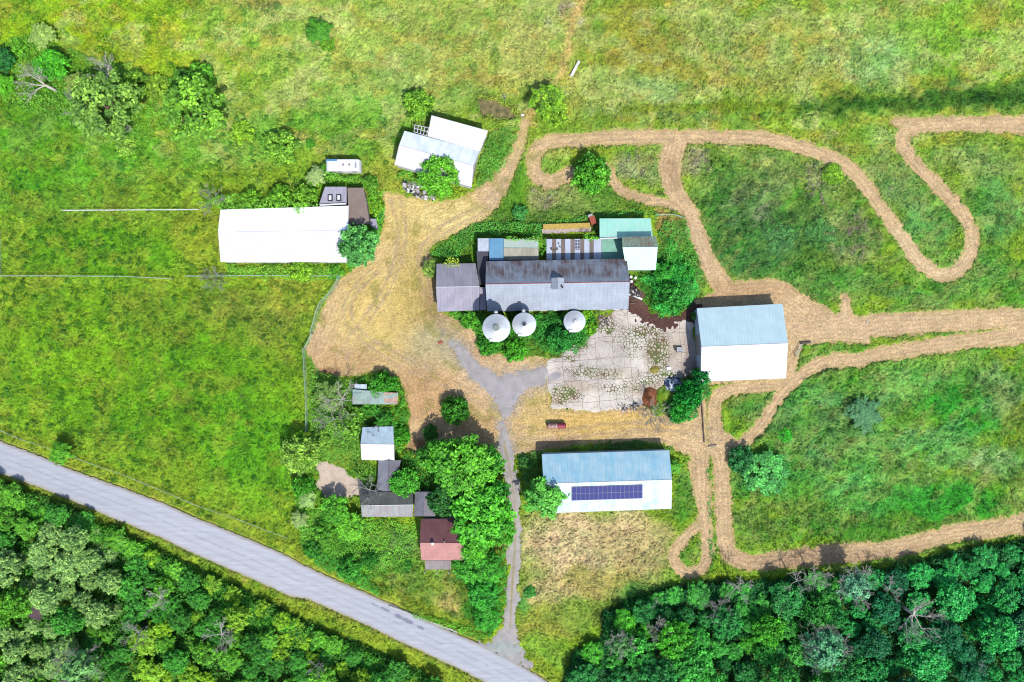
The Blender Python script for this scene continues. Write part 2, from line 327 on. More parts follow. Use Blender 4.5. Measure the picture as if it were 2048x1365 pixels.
# ground colour: what grows where.  (x, y, rx, ry, r, g, b, strength)
G0 = D(140, 178, 40)[:3]
blobs = [
 (160,120,420,160,150,188,30,1),(330,120,200,90,172,196,40,.7),(60,300,330,130,98,170,30,1),(90,180,180,80,90,150,30,.7),(480,260,120,90,150,190,80,.8),(330,310,160,60,110,180,50,.7),
 (560,20,160,60,168,184,100,.7),(500,80,170,60,150,195,60,.8),(760,60,260,110,165,192,80,1),(780,170,230,70,158,192,95,.8),(640,150,120,60,165,200,80,.6),(930,60,180,90,164,186,80,.9),(1000,130,110,50,180,182,80,.8),
 (700,250,140,60,120,185,50,.8),(560,270,90,60,105,180,40,.7),(700,320,120,60,120,180,50,.6),
 (1090,60,100,120,182,190,100,.8),(1125,30,24,30,180,165,140,.8),(1290,100,160,130,160,165,50,1),(1480,80,150,60,172,190,105,.7),(1400,160,140,40,168,168,60,.8),(1560,120,150,80,165,180,80,.9),
 (1750,60,160,70,165,195,90,.8),(1750,120,110,50,160,205,130,.7),(1950,80,150,100,140,200,40,.9),(1990,30,60,40,165,170,60,.6),(1300,180,110,50,150,195,110,.8),(1200,200,60,60,160,175,80,.8),(1180,80,14,100,130,190,60,.5),
 (1500,215,240,12,110,150,25,.9),(1850,205,260,26,72,135,30,1),(1980,185,120,22,70,140,45,.9),(1700,235,160,22,125,175,60,.8),(1350,235,200,18,130,170,80,.7),
 (1150,400,90,50,150,175,90,.9),(1100,400,50,40,165,165,110,.6),(1010,440,60,40,85,140,45,.8),(920,490,50,25,135,165,60,.8),(1010,350,60,100,95,160,40,.9),(1200,380,60,50,95,155,45,.8),
 (1290,330,60,45,105,145,80,.9),(1260,340,30,45,160,160,120,.5),(1100,320,30,30,130,180,60,.9),
 (1450,370,70,60,115,155,55,.9),(1500,430,110,110,90,140,65,.9),(1560,340,90,50,120,155,80,.7),(1380,340,35,30,175,165,130,.7),(1520,420,60,60,160,150,130,.5),(1640,360,40,40,165,155,130,.5),(1700,470,60,60,150,145,125,.6),(1550,480,110,50,62,112,50,.9),(1480,520,110,40,70,140,65,.9),(1640,420,50,50,105,150,70,.6),
 (1750,370,50,40,165,165,115,.6),(1650,560,170,50,88,150,60,.9),(1840,450,70,70,104,172,80,1),(1800,390,60,50,130,170,100,.7),(1770,300,60,40,150,180,95,.8),(1950,320,120,50,128,170,80,.9),(1990,420,80,80,104,170,82,.9),(1940,540,110,50,96,168,72,.8),(2020,590,40,30,110,185,45,.9),(1840,600,130,25,90,150,70,.8),
 (1350,530,60,60,70,150,50,.9),(1345,460,35,40,175,150,85,.9),(1300,400,60,14,75,120,45,.8),
 (1700,790,230,90,105,172,50,1),(1520,800,60,40,110,155,60,.9),(1700,830,60,50,75,125,72,.8),(1560,860,80,50,85,140,55,.8),(1800,780,80,50,135,185,95,.6),(1900,740,110,50,125,188,80,.8),(1930,820,90,60,45,175,45,.9),(2000,780,50,50,135,180,110,.7),(1760,900,140,60,110,185,90,.7),(1640,880,100,60,115,165,80,.7),(1540,950,90,60,55,150,60,.9),(1620,980,60,50,95,180,60,.7),(1730,980,110,45,95,185,85,.8),(1900,900,80,40,110,185,60,.8),(1990,930,80,30,165,205,130,.8),(1900,1000,170,45,50,165,40,.95),(1700,1050,220,34,85,150,35,1),(1500,1050,60,50,100,150,50,.8),(1660,720,100,20,100,150,50,.8),
 (1500,830,60,40,90,150,60,.9),(1660,700,90,14,110,160,60,.9),
 (1180,1090,170,90,220,200,146,1),(1110,1180,80,50,212,194,132,.9),(1280,1090,80,70,198,184,120,.9),(1350,565,90,90,55,120,42,.95),(1000,680,120,55,60,125,40,.95),(1130,670,70,55,50,115,42,.95),(1370,795,50,60,45,110,42,.95),(940,500,70,50,75,130,48,.7),(1100,445,180,22,80,125,50,.7),(1200,1160,90,35,175,170,85,.8),(1090,1250,70,40,165,172,70,.9),(1180,1230,80,40,140,172,65,.9),(1080,1320,60,50,140,185,60,.9),(1300,1180,90,20,90,150,60,.9),(1060,1200,14,40,70,150,60,.8),(1380,960,22,90,95,150,50,.9),(1380,1110,26,36,85,160,30,.9),(1230,890,120,14,85,120,50,.9),(1370,1000,18,40,85,150,40,.9),
 (820,1170,120,60,120,165,60,1),(700,1120,110,80,90,160,40,1),(780,1100,70,50,125,160,90,.8),(900,1200,40,40,185,175,100,.9),(810,1190,35,30,165,165,85,.7),(950,1180,40,90,50,130,30,.9),(670,930,90,80,95,160,45,.9),(700,840,70,60,80,140,45,.9),(660,900,60,60,120,170,60,.6),(640,1060,40,50,115,180,70,.7),
 (300,760,330,190,108,168,22,1),(520,900,130,110,100,178,24,.9),(150,700,150,120,125,178,25,.9),(330,640,110,60,120,155,35,.9),(540,640,110,60,128,150,50,.9),(590,600,60,40,165,170,60,.7),(200,500,220,55,105,165,25,1),(400,480,50,60,150,175,45,.9),(200,430,200,20,140,175,50,.8),(590,570,80,16,170,185,60,.9),(480,480,60,50,180,160,70,.4),(430,620,60,40,145,150,60,.5),
 (120,410,200,24,110,165,40,.9),(560,545,120,16,150,175,60,.8),
 (620,380,60,40,100,170,50,.8),(790,210,60,30,150,190,80,.6),(870,290,90,50,130,170,50,.4),(760,350,40,60,165,178,60,.9),
]
CG = np.empty(PX.shape + (3,)); CG[:] = G0
wx = PX + (fbm(PX, PY, 60, 3, 21) - 0.5) * 90; wy = PY + (fbm(PX, PY, 60, 3, 31) - 0.5) * 70
for (x, y, rx, ry, r, g, b, s) in blobs:
    sl = win([(x - rx * 1.4, y - ry * 1.4), (x + rx * 1.4, y + ry * 1.4)], 50)
    d = np.hypot((wx[sl] - x) / rx, (wy[sl] - y) / ry)
    a = (s * sstep(1.25, 0.45, d))[..., None]
    CG[sl] = CG[sl] * (1 - a) + np.array(D(r, g, b)[:3]) * a
def paint(F, a0, a1, col, s=1.0):
    a = (s * sstep(a1, a0, F))[..., None]; CG[:] = CG * (1 - a) + np.array(D(*col)[:3]) * a
paint(RD + e1 * 10, 26, 44, (150, 175, 45), 0.85)        # verges
paint(RD + e1 * 12 + e2 * 4, 2, 13, (184, 172, 92), 0.5)
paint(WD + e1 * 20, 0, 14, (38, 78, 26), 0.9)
paint(TR + e1 * 10, 3, 12, (150, 165, 80), 0.35)
paint(PD, 2, 14, (85, 105, 35), 0.8)
paint(CC + e1 * 10, 2, 10, (130, 120, 60), 0.6)
nb = (sstep(380, 200, PY) * sstep(300, 520, PX))[..., None]; CG = CG * (1 - nb * .08) + nb * .08 * np.array(D(180, 190, 130)[:3])
def blend(F, c, a):
    global CG
    F = (F * a)[..., None]; CG = CG * (1 - F) + np.array(D(*c)[:3]) * F
nth = sstep(420, 250, PY) * (.35 + .65 * sstep(120, 420, PX + (PY < 90) * 400)); est = sstep(1250, 1420, PX) * (1 - nth); wst = 1 - np.maximum(nth, sstep(1000, 1100, PX))
blend(sstep(.50, .64, fbm(PX, PY * 1.5, 46, 4, 301)) * nth, (196, 208, 120), .55)
blend(sstep(.52, .66, fbm(PX, PY * 1.4, 38, 4, 311)) * nth, (190, 172, 70), .38)
blend(sstep(.54, .64, fbm(PX, PY, 30, 4, 321)) * nth, (100, 162, 40), .38)
blend(sstep(.52, .64, fbm(PX + .5 * PY, PY * 1.2, 36, 4, 331)) * est, (140, 180, 84), .4)
blend(sstep(.54, .66, fbm(PX + .5 * PY, PY, 30, 4, 341)) * est, (60, 150, 36), .5)
blend(sstep(.55, .66, fbm(PX + .5 * PY, PY, 26, 4, 351)) * est, (150, 165, 84), .45)
blend(sstep(.54, .66, fbm(PX, PY, 32, 4, 361)) * wst, (84, 140, 24), .5)
blend(sstep(.55, .66, fbm(PX, PY, 40, 4, 371)) * wst, (150, 170, 50), .45)
HB = field(); add_line(HB, [(1560,218,10),(1680,214,22),(1800,206,36),(1950,194,48),(2060,186,56),(2160,180,60)], 20)
HB2 = field(); add_line(HB2, [(1180,240,4),(1260,222,14),(1400,213,22),(1520,214,18),(1600,220,6)], 14)
en = (fbm(PX, PY, 22, 3, 381) - .5) * 36
blend(sstep(6, -10, HB + en), (66, 122, 30), .8); blend(sstep(5, -8, HB2 + en * .7), (118, 146, 26), .75)
PT = field(); add_line(PT, [(1054,240,16),(1080,205,12),(1112,165,12),(1135,110,14),(1140,60,16),(1165,0,16),(1180,-40,16)], 14)
blend(sstep(8, -6, PT + (fbm(PX, PY, 14, 3, 5) - .5) * 14), (208, 186, 108), .9)
ed_ = np.hypot((wx - 1570) / 200, (wy - 455) / 115); blend(sstep(1.15, .3, ed_) * sstep(.38, .58, fbm(PX, PY, 40, 3, 391)), (64, 118, 48), .6)
se_ = np.hypot((wx - 1760) / 300, (wy - 860) / 150); blend(sstep(1.1, .4, se_) * sstep(.5, .62, fbm(PX + .5 * PY, PY, 44, 3, 395)), (104, 184, 104), .45)
mott = fbm(PX, PY, 34, 4, 77)[..., None]; mo2 = fbm(PX, PY, 11, 2, 78)[..., None]; mo3 = fbm(PX + 500, PY * 1.3, 22, 3, 91)[..., None]
CG *= 0.80 + 0.56 * mott
CG *= 1 + (mo3 - 0.5) * np.array([0.4, 0.02, 0.3])
CG *= 0.8 + 0.4 * mo2
# vegetation height
TALL = np.zeros(PX.shape)
def rough(x, y, rx, ry, a):
    d = np.hypot((wx - x) / rx, (wy - y) / ry); np.maximum(TALL, a * sstep(1.2, 0.6, d), out=TALL)
for q in [(1750,850,330,190,.75),(1550,430,240,150,.55),(800,120,420,200,.35),(1500,110,420,120,.45),(1800,430,300,130,.4),(300,110,330,180,.55),(250,330,300,110,.5),(1150,350,120,100,.4),(780,1130,200,110,.7),(1850,200,280,32,.8),(1200,1120,200,110,.3),(680,900,100,120,.8),(250,490,250,70,.4)]: rough(*q)
hn = 0.5 * fbm(PX, PY, 16, 3, 41) + 0.5 * vn(PX, PY, 6.0, 43)
ZG = 0.10 + 0.20 * hn + TALL * (fbm(PX, PY, 22, 3, 51) - 0.35) * 1.5 + 0.16 * TALL * vn(PX, PY, 4.0, 44)
ZG = np.maximum(ZG, 0.08)
ZG += (0.20 + .25 * sstep(.35, .65, fbm(PX, PY, 40, 2, 63))) * (vn(PX, PY, 3.2, 61) - 0.5) + .18 * (vn(PX, PY, 7, 62) - .5)
ZG = np.maximum(ZG, .02)
LOW = np.minimum.reduce([TRn, CRn, CCn, RDn - 3, GPn, MDn, PDn])
ZG = np.where(LOW < 0, -0.12, -0.12 + (ZG + 0.12) * sstep(0, 4.5, LOW))
ZG[PDn < 4] = np.minimum(ZG[PDn < 4], -0.1 - 0.4 * sstep(4, -12, PDn[PDn < 4]))
# tensor grid with growing skirts out to the horizon
sk = np.cumsum(20 * 1.35 ** np.arange(24))
gX = np.concatenate([gx[0] - sk[::-1], gx, gx[-1] + sk]); gY = np.concatenate([gy[0] - sk[::-1], gy, gy[-1] + sk])
n_ = len(sk)
def pad(A, v=None):
    p = ((n_, n_), (n_, n_)) + ((0, 0),) * (A.ndim - 2)
    return np.pad(A, p, mode='edge')
AX, AY = np.meshgrid(gX, gY)
ZP = pad(ZG); CP = pad(CG)
edge = np.maximum(np.maximum(gx[0] - AX, AX - gx[-1]), np.maximum(gy[0] - AY, AY - gy[-1]))
ef = sstep(0, 60, edge)[..., None]; ZP = ZP * (1 - ef[..., 0]) + .15 * ef[..., 0]; CP = CP * (1 - ef) + np.array(G0) * (0.6 + 0.6 * fbm(AX, AY, 900, 3, 3)[..., None]) * ef
def grid_faces(ny, nx, mask=None):
    idx = np.arange(ny * nx).reshape(ny, nx)
    f = np.stack([idx[1:, :-1], idx[1:, 1:], idx[:-1, 1:], idx[:-1, :-1]], -1)
    return f[mask] if mask is not None else f.reshape(-1, 4)
V = np.stack([(AX - 1024) / 10, (682.5 - AY) / 10, ZP], -1).reshape(-1, 3)
me = npmesh('ground', V, grid_faces(*AX.shape), True); pcol(me, 'cover', CP.reshape(-1, 3))
tag(link('ground', me, M['ground']), 'rough green meadow ground spreading round the farmyard', kind='structure')

def sheet(name, label, F, lim, Z, col, mat, extra=None, kind='structure'):
    cell = (F[:-1, :-1] < lim) & (F[1:, :-1] < lim) & (F[:-1, 1:] < lim) & (F[1:, 1:] < lim)
    f = grid_faces(F.shape[0], F.shape[1], cell)
    used = np.unique(f); remap = np.full(F.size, -1); remap[used] = np.arange(len(used))
    v = np.stack([(PX.ravel()[used] - 1024) / 10, (682.5 - PY.ravel()[used]) / 10, Z.ravel()[used]], -1)
    me = npmesh(name, v, remap[f], True); pcol(me, 'cover', col.reshape(-1, 3)[used])
    for k, a in (extra or {}).items(): pcol(me, k, a.ravel()[used])
    return tag(link(name, me, mat), label, kind=kind)
def cmap(base, items, warp=0.6):
    A = np.empty(PX.shape + (3,)); A[:] = D(*base)[:3]
    for (x, y, rx, ry, r, g, b, s) in items:
        d = np.hypot((PX + (wx - PX) * warp - x) / rx, (PY + (wy - PY) * warp - y) / ry)
        a = (s * sstep(1.25, 0.4, d))[..., None]; A[:] = A * (1 - a) + np.array(D(r, g, b)[:3]) * a
    return A
CT = cmap((212, 178, 132), [(820,430,150,80,222,192,120,1),(900,430,80,40,228,200,130,.8),(760,620,110,130,214,184,112,1),(830,560,50,120,190,165,90,.7),(700,720,90,40,196,160,110,.8),
  (880,600,34,90,168,135,90,.8),(870,700,60,60,175,165,120,.7),(850,790,80,80,200,158,110,.9),(960,860,60,60,196,160,108,.8),(1000,700,70,24,198,158,112,.8),(1200,850,180,30,216,178,104,1),(1080,820,30,60,208,178,110,.8),
  (1120,890,80,14,165,125,90,.7),(1040,300,40,70,205,178,115,.8),(1340,350,22,50,184,150,112,.9),(1500,585,120,26,198,160,115,.8),(1400,500,40,80,205,172,135,.6),(1270,395,50,16,190,155,115,.7),
  (1700,650,200,30,212,178,136,.7),(1700,1120,300,30,180,148,112,.9),(1470,1110,60,40,200,165,125,.6),(1850,500,110,60,222,190,145,.7),(850,885,40,12,150,105,75,.8),(660,750,30,14,140,100,70,.8)])
streak = vn(PX * 0.35 + PY * 0.9, PX * 0.14 - PY * 0.06, 3.0, 71) * 0.5 + fbm(PX, PY, 9, 2, 73) * 0.5
# rows left by the mower run along each track: distance bands from the edge
band = np.sin((np.clip(-TR, 0, 60)) * 0.75 + e1 * 6) - 1.1 * sstep(3, 0, np.abs(-TR - 5.5 + e1 * 5)) * (PX > 1050)
CT *= np.array([1.02, 1.08, 1.04]) * (0.86 + 0.22 * streak + 0.20 * fbm(PX, PY, 40, 3, 75) + 0.09 * band)[..., None]
for pts_, w_ in (([(1005,745),(935,705),(885,660),(850,590),(838,510),(880,455),(960,410),(1010,360),(1035,300)], 5), ([(1015,735),(950,695),(900,650),(864,590),(852,515),(892,466),(965,424),(1024,366),(1045,305)], 5), ([(1010,860),(960,810),(880,770),(780,720),(700,660),(690,600),(740,540)], 5), ([(1020,850),(975,797),(890,755),(790,705),(716,655),(706,600),(754,545)], 5), ([(1030,870),(1110,880),(1220,865),(1340,862),(1440,880)], 6), ([(1030,850),(1110,862),(1220,848),(1340,846),(1440,862)], 6), ([(800,395),(812,470),(790,560),(740,640),(690,720)], 5), ([(782,400),(796,470),(774,560),(724,640),(672,715)], 5)):
    F_ = field(); add_line(F_, pts_, w_); k_ = (sstep(4, -3, F_ + e1 * 8) * (.25 + .5 * fbm(PX, PY, 30, 2, 401)))[..., None]; CT = CT * (1 - k_) + np.array(D(186, 164, 132)[:3]) * k_
CT *= np.array([1.07, 1.07, 1.18])
gr = (sstep(0.56, 0.7, fbm(PX, PY, 26, 4, 79)) * 0.45 * sstep(1300, 1000, PX))[..., None]; CT = CT * (1 - gr) + np.array(D(150, 150, 60)[:3]) * gr
gg = (sstep(22, 0, CR + e1 * 26 + e2 * 8) * .6)[..., None]; CT = CT * (1 - gg) + np.array(D(178, 170, 160)[:3]) * gg
eg = (sstep(-5, 1, TR + e1 * 6) * 0.4)[..., None]; CT = CT * (1 - eg) + np.array(D(170, 165, 80)[:3]) * eg
ZT = 0.03 + 0.07 * vn(PX, PY, 4.0, 81) + 0.05 * vn(PX, PY, 9, 83)
sheet('mown_track', 'mown strips and yard of dry cut straw winding through the meadow', TRn, 6, ZT, CT, M['mown'])
CRc = cmap((176, 172, 172), [(1025,1100,30,200,190,185,180,.6),(1010,780,60,40,178,174,180,.8),(1010,1295,40,24,172,182,180,.8)])
mid = np.abs(CR + 9.5); tr_c = (sstep(3.2, 0.4, np.abs(mid)) * (PY > 850) * (PY < 1255) * 0.75)[..., None]
CRc = CRc * (1 - tr_c) + np.array(D(165, 150, 95)[:3]) * tr_c
ZC = 0.14 - 0.03 * np.clip(CRn * 0.5, -2, 3) + 0.05 * (vn(PX, PY, 3, 85) - 0.5)
ZC = np.where(CRn < -4, 0.19, ZC)
sheet('driveway', 'grey gravel driveway climbing from the road to the yard', CRn, 6, ZC, CRc, M['gravel'])
# road with faint lanes, sealed seam and patches
b = NB('worn_asphalt'); co = b.obj(); cc = b.attr('cover'); n1 = b.noise(co, 5, 4, .7); n2 = b.noise(b.map(co, (0.25, 2.2, 1), (0, 0, math.radians(25))), 0.9, 4, .6)
c = b.scalev(cc, b.math('MULTIPLY', b.rng(n1, .3, .7, .93, 1.07), b.rng(n2, .3, .7, .88, 1.1)))
M['road'] = b.done(b.pr(c, 0.85, 0, b.bump(n1, .2, .03), .3))
b = None
RC = cmap((188, 192, 202), [(500,1130,300,200,194,196,206,.6)])
uu = sdist(PX, PY, up, False); dd = sdist(PX, PY, dn, False); lat = uu / np.maximum(uu + dd, 1)     # 0..1 across the road
seam = sstep(0.022, 0.006, np.abs(lat - 0.49 + 0.02 * (vn(PX, PY, 30, 87) - .5))) * (vn(PX, PY, 9, 89) > 0.35) * 0.55
wheel = 0.10 * (sstep(.07, .01, np.abs(lat - .27)) + sstep(.07, .01, np.abs(lat - .72)))
RC *= (1 - 0.55 * seam - wheel)[..., None]
for (x, y, rx, ry) in [(770,1218,12,2.6),(797,1232,8,4),(815,1241,14,4),(842,1255,8,3),(750,1209,8,1.6)]:
    ca, sa = math.cos(.48), math.sin(.48); X, Y = PX - x, PY - y
    d = np.hypot((X * ca + Y * sa) / rx, (-X * sa + Y * ca) / ry) + e2 * 0.5
    a = sstep(1.15, .8, d)[..., None] * .7; RC = RC * (1 - a) + np.array(D(112, 112, 140)[:3]) * a
ed = (sstep(-4, 1, RD + e1 * 4) * .6)[..., None]; RC = RC * (1 - ed) + np.array(D(165, 150, 115)[:3]) * ed
sheet('road', 'pale worn asphalt road crossing the lower left corner', RDn, 4, 0.22 - 0.02 * np.clip(RDn + 1, 0, 10) + 0 * PX, RC, M['road'])
# concrete pad
b = NB('broken_concrete'); co = b.obj(); cc = b.attr('cover'); wd = b.attr('weed', 2)
dist = b.n('ShaderNodeMix', {0: 0.06, 4: co, 5: b.n('ShaderNodeTexNoise', {'Vector': co, 'Scale': 0.8, 'Detail': 3}).outputs[1]}, data_type='VECTOR').outputs[1]
v1 = b.n('ShaderNodeTexVoronoi', {'Vector': dist, 'Scale': 0.42, 'Randomness': 0.6}, feature='DISTANCE_TO_EDGE').outputs[0]
v2 = b.n('ShaderNodeTexVoronoi', {'Vector': b.n('ShaderNodeMix', {0: 0.25, 4: co, 5: b.n('ShaderNodeTexNoise', {'Vector': co, 'Scale': 2.0, 'Detail': 3}).outputs[1]}, data_type='VECTOR').outputs[1], 'Scale': 2.2, 'Randomness': 1.0}, feature='DISTANCE_TO_EDGE').outputs[0]
n1 = b.noise(co, 4, 4, .7); n2 = b.noise(co, .35, 4, .6)
rc = b.map(co, (1, 1, 1), (0, 0, math.radians(-4)))
sx = b.n('ShaderNodeSeparateXYZ', {0: rc})
def jt(s, per, wdt):
    f = b.math('FRACT', b.math('DIVIDE', s, per)); return b.math('LESS_THAN', f, wdt / per)
joint = b.math('MAXIMUM', jt(b.math('ADD', sx.outputs[0], b.math('MULTIPLY', n2, 0.9)), 3.4, .08), jt(b.math('ADD', sx.outputs[1], b.math('MULTIPLY', n2, 1.2)), 4.2, .09))
joint = b.math('MULTIPLY', joint, b.math('GREATER_THAN', n1, 0.42))
cr1 = b.math('LESS_THAN', v1, b.rng(n1, .35, .7, 0.0, .022))
cr2 = b.math('MULTIPLY', b.math('LESS_THAN', v2, b.math('MULTIPLY', wd, 0.30)), b.math('GREATER_THAN', wd, 0.04))
crk = b.math('MAXIMUM', b.math('MAXIMUM', cr1, cr2), joint)
slab = b.scalev(cc, b.math('MULTIPLY', b.rng(n1, .3, .7, .82, 1.1), b.rng(n2, .3, .7, .8, 1.1)))
wcol = b.mix(b.rng(n2, .4, .6, 0, 1), D(120, 100, 70), D(92, 118, 50))
c = b.mix(crk, slab, b.mix(b.math('GREATER_THAN', cr2, 0.5), D(150, 134, 112), wcol))
M['conc'] = b.done(b.pr(c, .9, 0, b.bump(b.math('SUBTRACT', n1, crk), .5, .06), .3)); b = None
CN = cmap((232, 222, 210), [(1150,750,60,50,214,202,196,1),(1200,700,60,60,206,196,190,.7),(1110,750,14,12,165,160,168,.8),(1370,740,26,24,150,135,130,.7),(1365,680,20,20,195,180,175,.8),(1240,660,40,20,212,200,192,.6),(1320,700,44,50,190,172,150,.6),(1290,780,50,20,188,165,140,.6),(1150,780,50,16,200,180,150,.6),(1215,745,60,16,196,178,150,.5),(1375,720,18,40,170,150,140,.7),(1120,800,30,14,200,176,140,.6)])
weed = np.zeros(PX.shape)
for (x, y, rx, ry, s) in [(1315,700,30,45,1.1),(1280,665,45,20,.75),(1260,690,40,30,.4),(1180,745,70,16,.55),(1240,775,60,14,.5),(1130,790,40,22,.85),(1215,655,30,14,.9),(1330,750,30,16,.7),(1140,715,30,10,.5),(1300,760,50,20,.45),(1200,640,30,20,1),(1165,690,20,16,.9)]:
    d = np.hypot((PX + e1 * 20 - x) / rx, (PY + e1 * 20 - y) / ry); weed = np.maximum(weed, s * sstep(1.2, .2, d))
sheet('concrete_yard', 'cracked pale concrete pad with weeds in its joints', CCn, 5, 0.17 - 0.025 * np.clip(CCn + 2, 0, 10), CN, M['conc'], {'weed': weed * (.3 + .7 * vn(PX, PY, 8, 93))})
sheet('gravel_patch', 'pale gravel patch beside the derelict sheds', GPn, 6, 0.08 - 0.02 * np.clip(GPn, -1, 6), cmap((214, 196, 178), [(650,990,30,20,130,110,100,.7)]), M['gravel'])  # darker blob paints a shadow on the patch's lower edge
sheet('bare_earth', 'dark muddy bare earth beside the long barn', MDn, 6, 0.11 - 0.02 * np.clip(MDn, -1, 6) + .08 * vn(PX, PY, 5, 95), cmap((96, 68, 62), [(1290,600,30,30,120,90,75,.7)]), m_cover('mud', 3, .6, 1.4, .8))
# pond
b = NB('pond_water'); co = b.obj(); n = b.noise(co, 1.2, 3, .6)
c = b.mix(b.rng(n, .3, .7, 0, 1), D(96, 92, 50), D(160, 146, 92)); M['water'] = b.done(b.pr(c, .05, 0, b.bump(b.noise(co, 9, 2, .5), .05, .02), .5)); b = None
sheet('pond', 'small muddy pond ringed by reeds', PDn, 5, -0.14 + 0 * PX, np.zeros(PX.shape + (3,)), M['water'])

# ------------------------------------------------------------------ leaf scatter
def leaves(P, N, L_, Wd, spin=None):
    """quads centred at P facing N, length L_, width Wd"""
    n = len(P); N = N / np.maximum(np.linalg.norm(N, axis=1, keepdims=True), 1e-6)
    a = rng.normal(size=(n, 3)) if spin is None else spin
    U = a - N * np.sum(a * N, 1, keepdims=True); U /= np.maximum(np.linalg.norm(U, axis=1, keepdims=True), 1e-6)
    T = np.cross(N, U); L_ = np.broadcast_to(L_, (n,))[:, None]; Wd = np.broadcast_to(Wd, (n,))[:, None]
    c = [P - U * L_ / 2, P + T * Wd / 2, P + U * L_ / 2, P - T * Wd / 2]
    v = np.stack(c, 1).reshape(-1, 3); f = np.arange(4 * n).reshape(n, 4)
    return v, f
def in_poly(x, y, poly):
    return sdist(x, y, poly) < 0
def gidx(x, y):
    i = np.clip(((x - gx[0]) / STEP).round().astype(int), 0, len(gx) - 1); j = np.clip(((y - gy[0]) / STEP).round().astype(int), 0, len(gy) - 1)
    return j, i
# meadow grass and weeds over everything unmown
n = 430000
x = rng.uniform(-60, 2110, n); y = rng.uniform(-50, 1420, n); j, i = gidx(x, y)
ok = (LOW[j, i] > 3) & (WD[j, i] > -10); x, y, j, i = x[ok], y[ok], j[ok], i[ok]
cl = fbm(x, y, 15, 2, 101); kp = rng.random(len(x)) < sstep(.28, .62, cl) + .12; x, y, j, i, cl = x[kp], y[kp], j[kp], i[kp], cl[kp]
zz = ZG[j, i]; n = len(x)
N = np.stack([rng.normal(0, .7, n), rng.normal(0, .7, n), np.ones(n)], 1)
flow = (fbm(x, y, 120, 2, 103) - .5) * 5
sp = np.stack([np.cos(flow) + rng.normal(0, .5, n), np.sin(flow) + rng.normal(0, .5, n), rng.normal(0, .5, n)], 1)
sz = rng.uniform(.6, 1.35, n)
v, f = leaves(np.stack([(x - 1024) / 10, (682.5 - y) / 10, zz + rng.uniform(0, .3, n)], 1), N, .52 * sz, .15 * sz, sp)
me = npmesh('meadow_grass', v, f); c = CG[j, i] * (1 + rng.normal(0, .16, (n, 1))) * (1 + rng.normal(0, .06, (n, 3)))
pcol(me, 'cover', np.repeat(np.clip(c, .002, .8), 4, 0)); pcol(me, 'tint', np.repeat(rng.uniform(.5, 1.65, n), 4))
tag(link('grass', me, M['blade']), 'tufted green and yellow meadow grass over the fields', 'grass', kind='stuff')
# darker leafy weeds in clumps
def weeds(name, label, cands, dens, hgt, dark, rad=(.35, .8), per=26, col=None, seed=0):
    xs = []; ys = []
    for (x0, y0, x1, y1, m_) in cands:
        k = int((x1 - x0) * (y1 - y0) / 100 * dens * m_); a = rng.uniform(x0, x1, k); b_ = rng.uniform(y0, y1, k)
        kk = fbm(a, b_, 45, 2, 201 + seed) > .47; xs.append(a[kk]); ys.append(b_[kk])
    x = np.concatenate(xs); y = np.concatenate(ys); j, i = gidx(x, y); ok = (LOW[j, i] > 8) & (WD[j, i] > 5); x, y = x[ok], y[ok]
    m_ = len(x); R = rng.uniform(*rad, m_); 
    th = rng.uniform(0, 2 * math.pi, (m_, per)); rr = np.sqrt(rng.random((m_, per))); zc = np.sqrt(1 - rr ** 2 * .95)
    X = (x[:, None] - 1024) / 10 + np.cos(th) * rr * R[:, None]; Y = (682.5 - y[:, None]) / 10 + np.sin(th) * rr * R[:, None]
    j, i = gidx(X * 10 + 1024, 682.5 - Y * 10); Z = ZG[j, i] + zc * R[:, None] * hgt
    Nn = np.stack([np.cos(th) * rr, np.sin(th) * rr, zc * 1.2], -1) + rng.normal(0, .45, X.shape + (3,))
    s = rng.uniform(.7, 1.3, X.size)
    v, f = leaves(np.stack([X, Y, Z], -1).reshape(-1, 3), Nn.reshape(-1, 3), .3 * s, .17 * s)
    me = npmesh(name, v, f); cb = CG[j, i].reshape(-1, 3)
    if col is None: cb = cb * np.array(dark)
    else: cb = cb * .3 + np.array(D(*col)[:3]) * .7
    cb = cb * np.repeat(rng.uniform(.75, 1.25, m_), per)[:, None]
    pcol(me, 'cover', np.repeat(cb, 4, 0)); pcol(me, 'tint', np.repeat(rng.uniform(.65, 1.35, X.size), 4))
    return tag(link(name, me, M['blade']), label, 'weeds', kind='stuff')
weeds('weeds', 'dark leafy weed clumps dotting the western pasture', [(0,230,620,400,1),(0,430,420,545,1.6),(0,560,600,1060,.8),(0,560,250,900,.5)], .3, .9, (.42, .78, .6), (.35, .8), 26)
weeds('tall_weeds', 'tall green weeds in the eastern and southern fields', [(1460,720,2048,1060,1),(1400,300,1780,560,.9),(1800,280,2048,600,.6),(640,1040,1000,1260,1)], .34, .9, (.7, 1.0, .8), (.5, 1.1), 30, None, 5)
weeds('dry_weeds', 'grey brown seed heads of dry weeds inside the eastern track loop', [(1480,380,1560,460,1.4),(1610,330,1680,410,1.2),(1660,430,1760,520,1.2),(1355,300,1420,350,1.3),(1240,300,1290,370,.8),(1715,340,1780,400,1),(1110,5,1140,50,1.2),(1060,370,1120,420,.7)], .8, .7, None, (.3, .6), 16, (196, 180, 160), 9)
weeds('bushes', 'low bushy green growth in the northern meadow', [(0,0,560,240,1),(560,170,800,330,1),(560,100,1010,160,.5),(1560,190,2048,228,1.8),(1180,225,1700,262,.7)], .2, 1.0, (.6, .95, .7), (.5, 1.1), 34, None, 13)
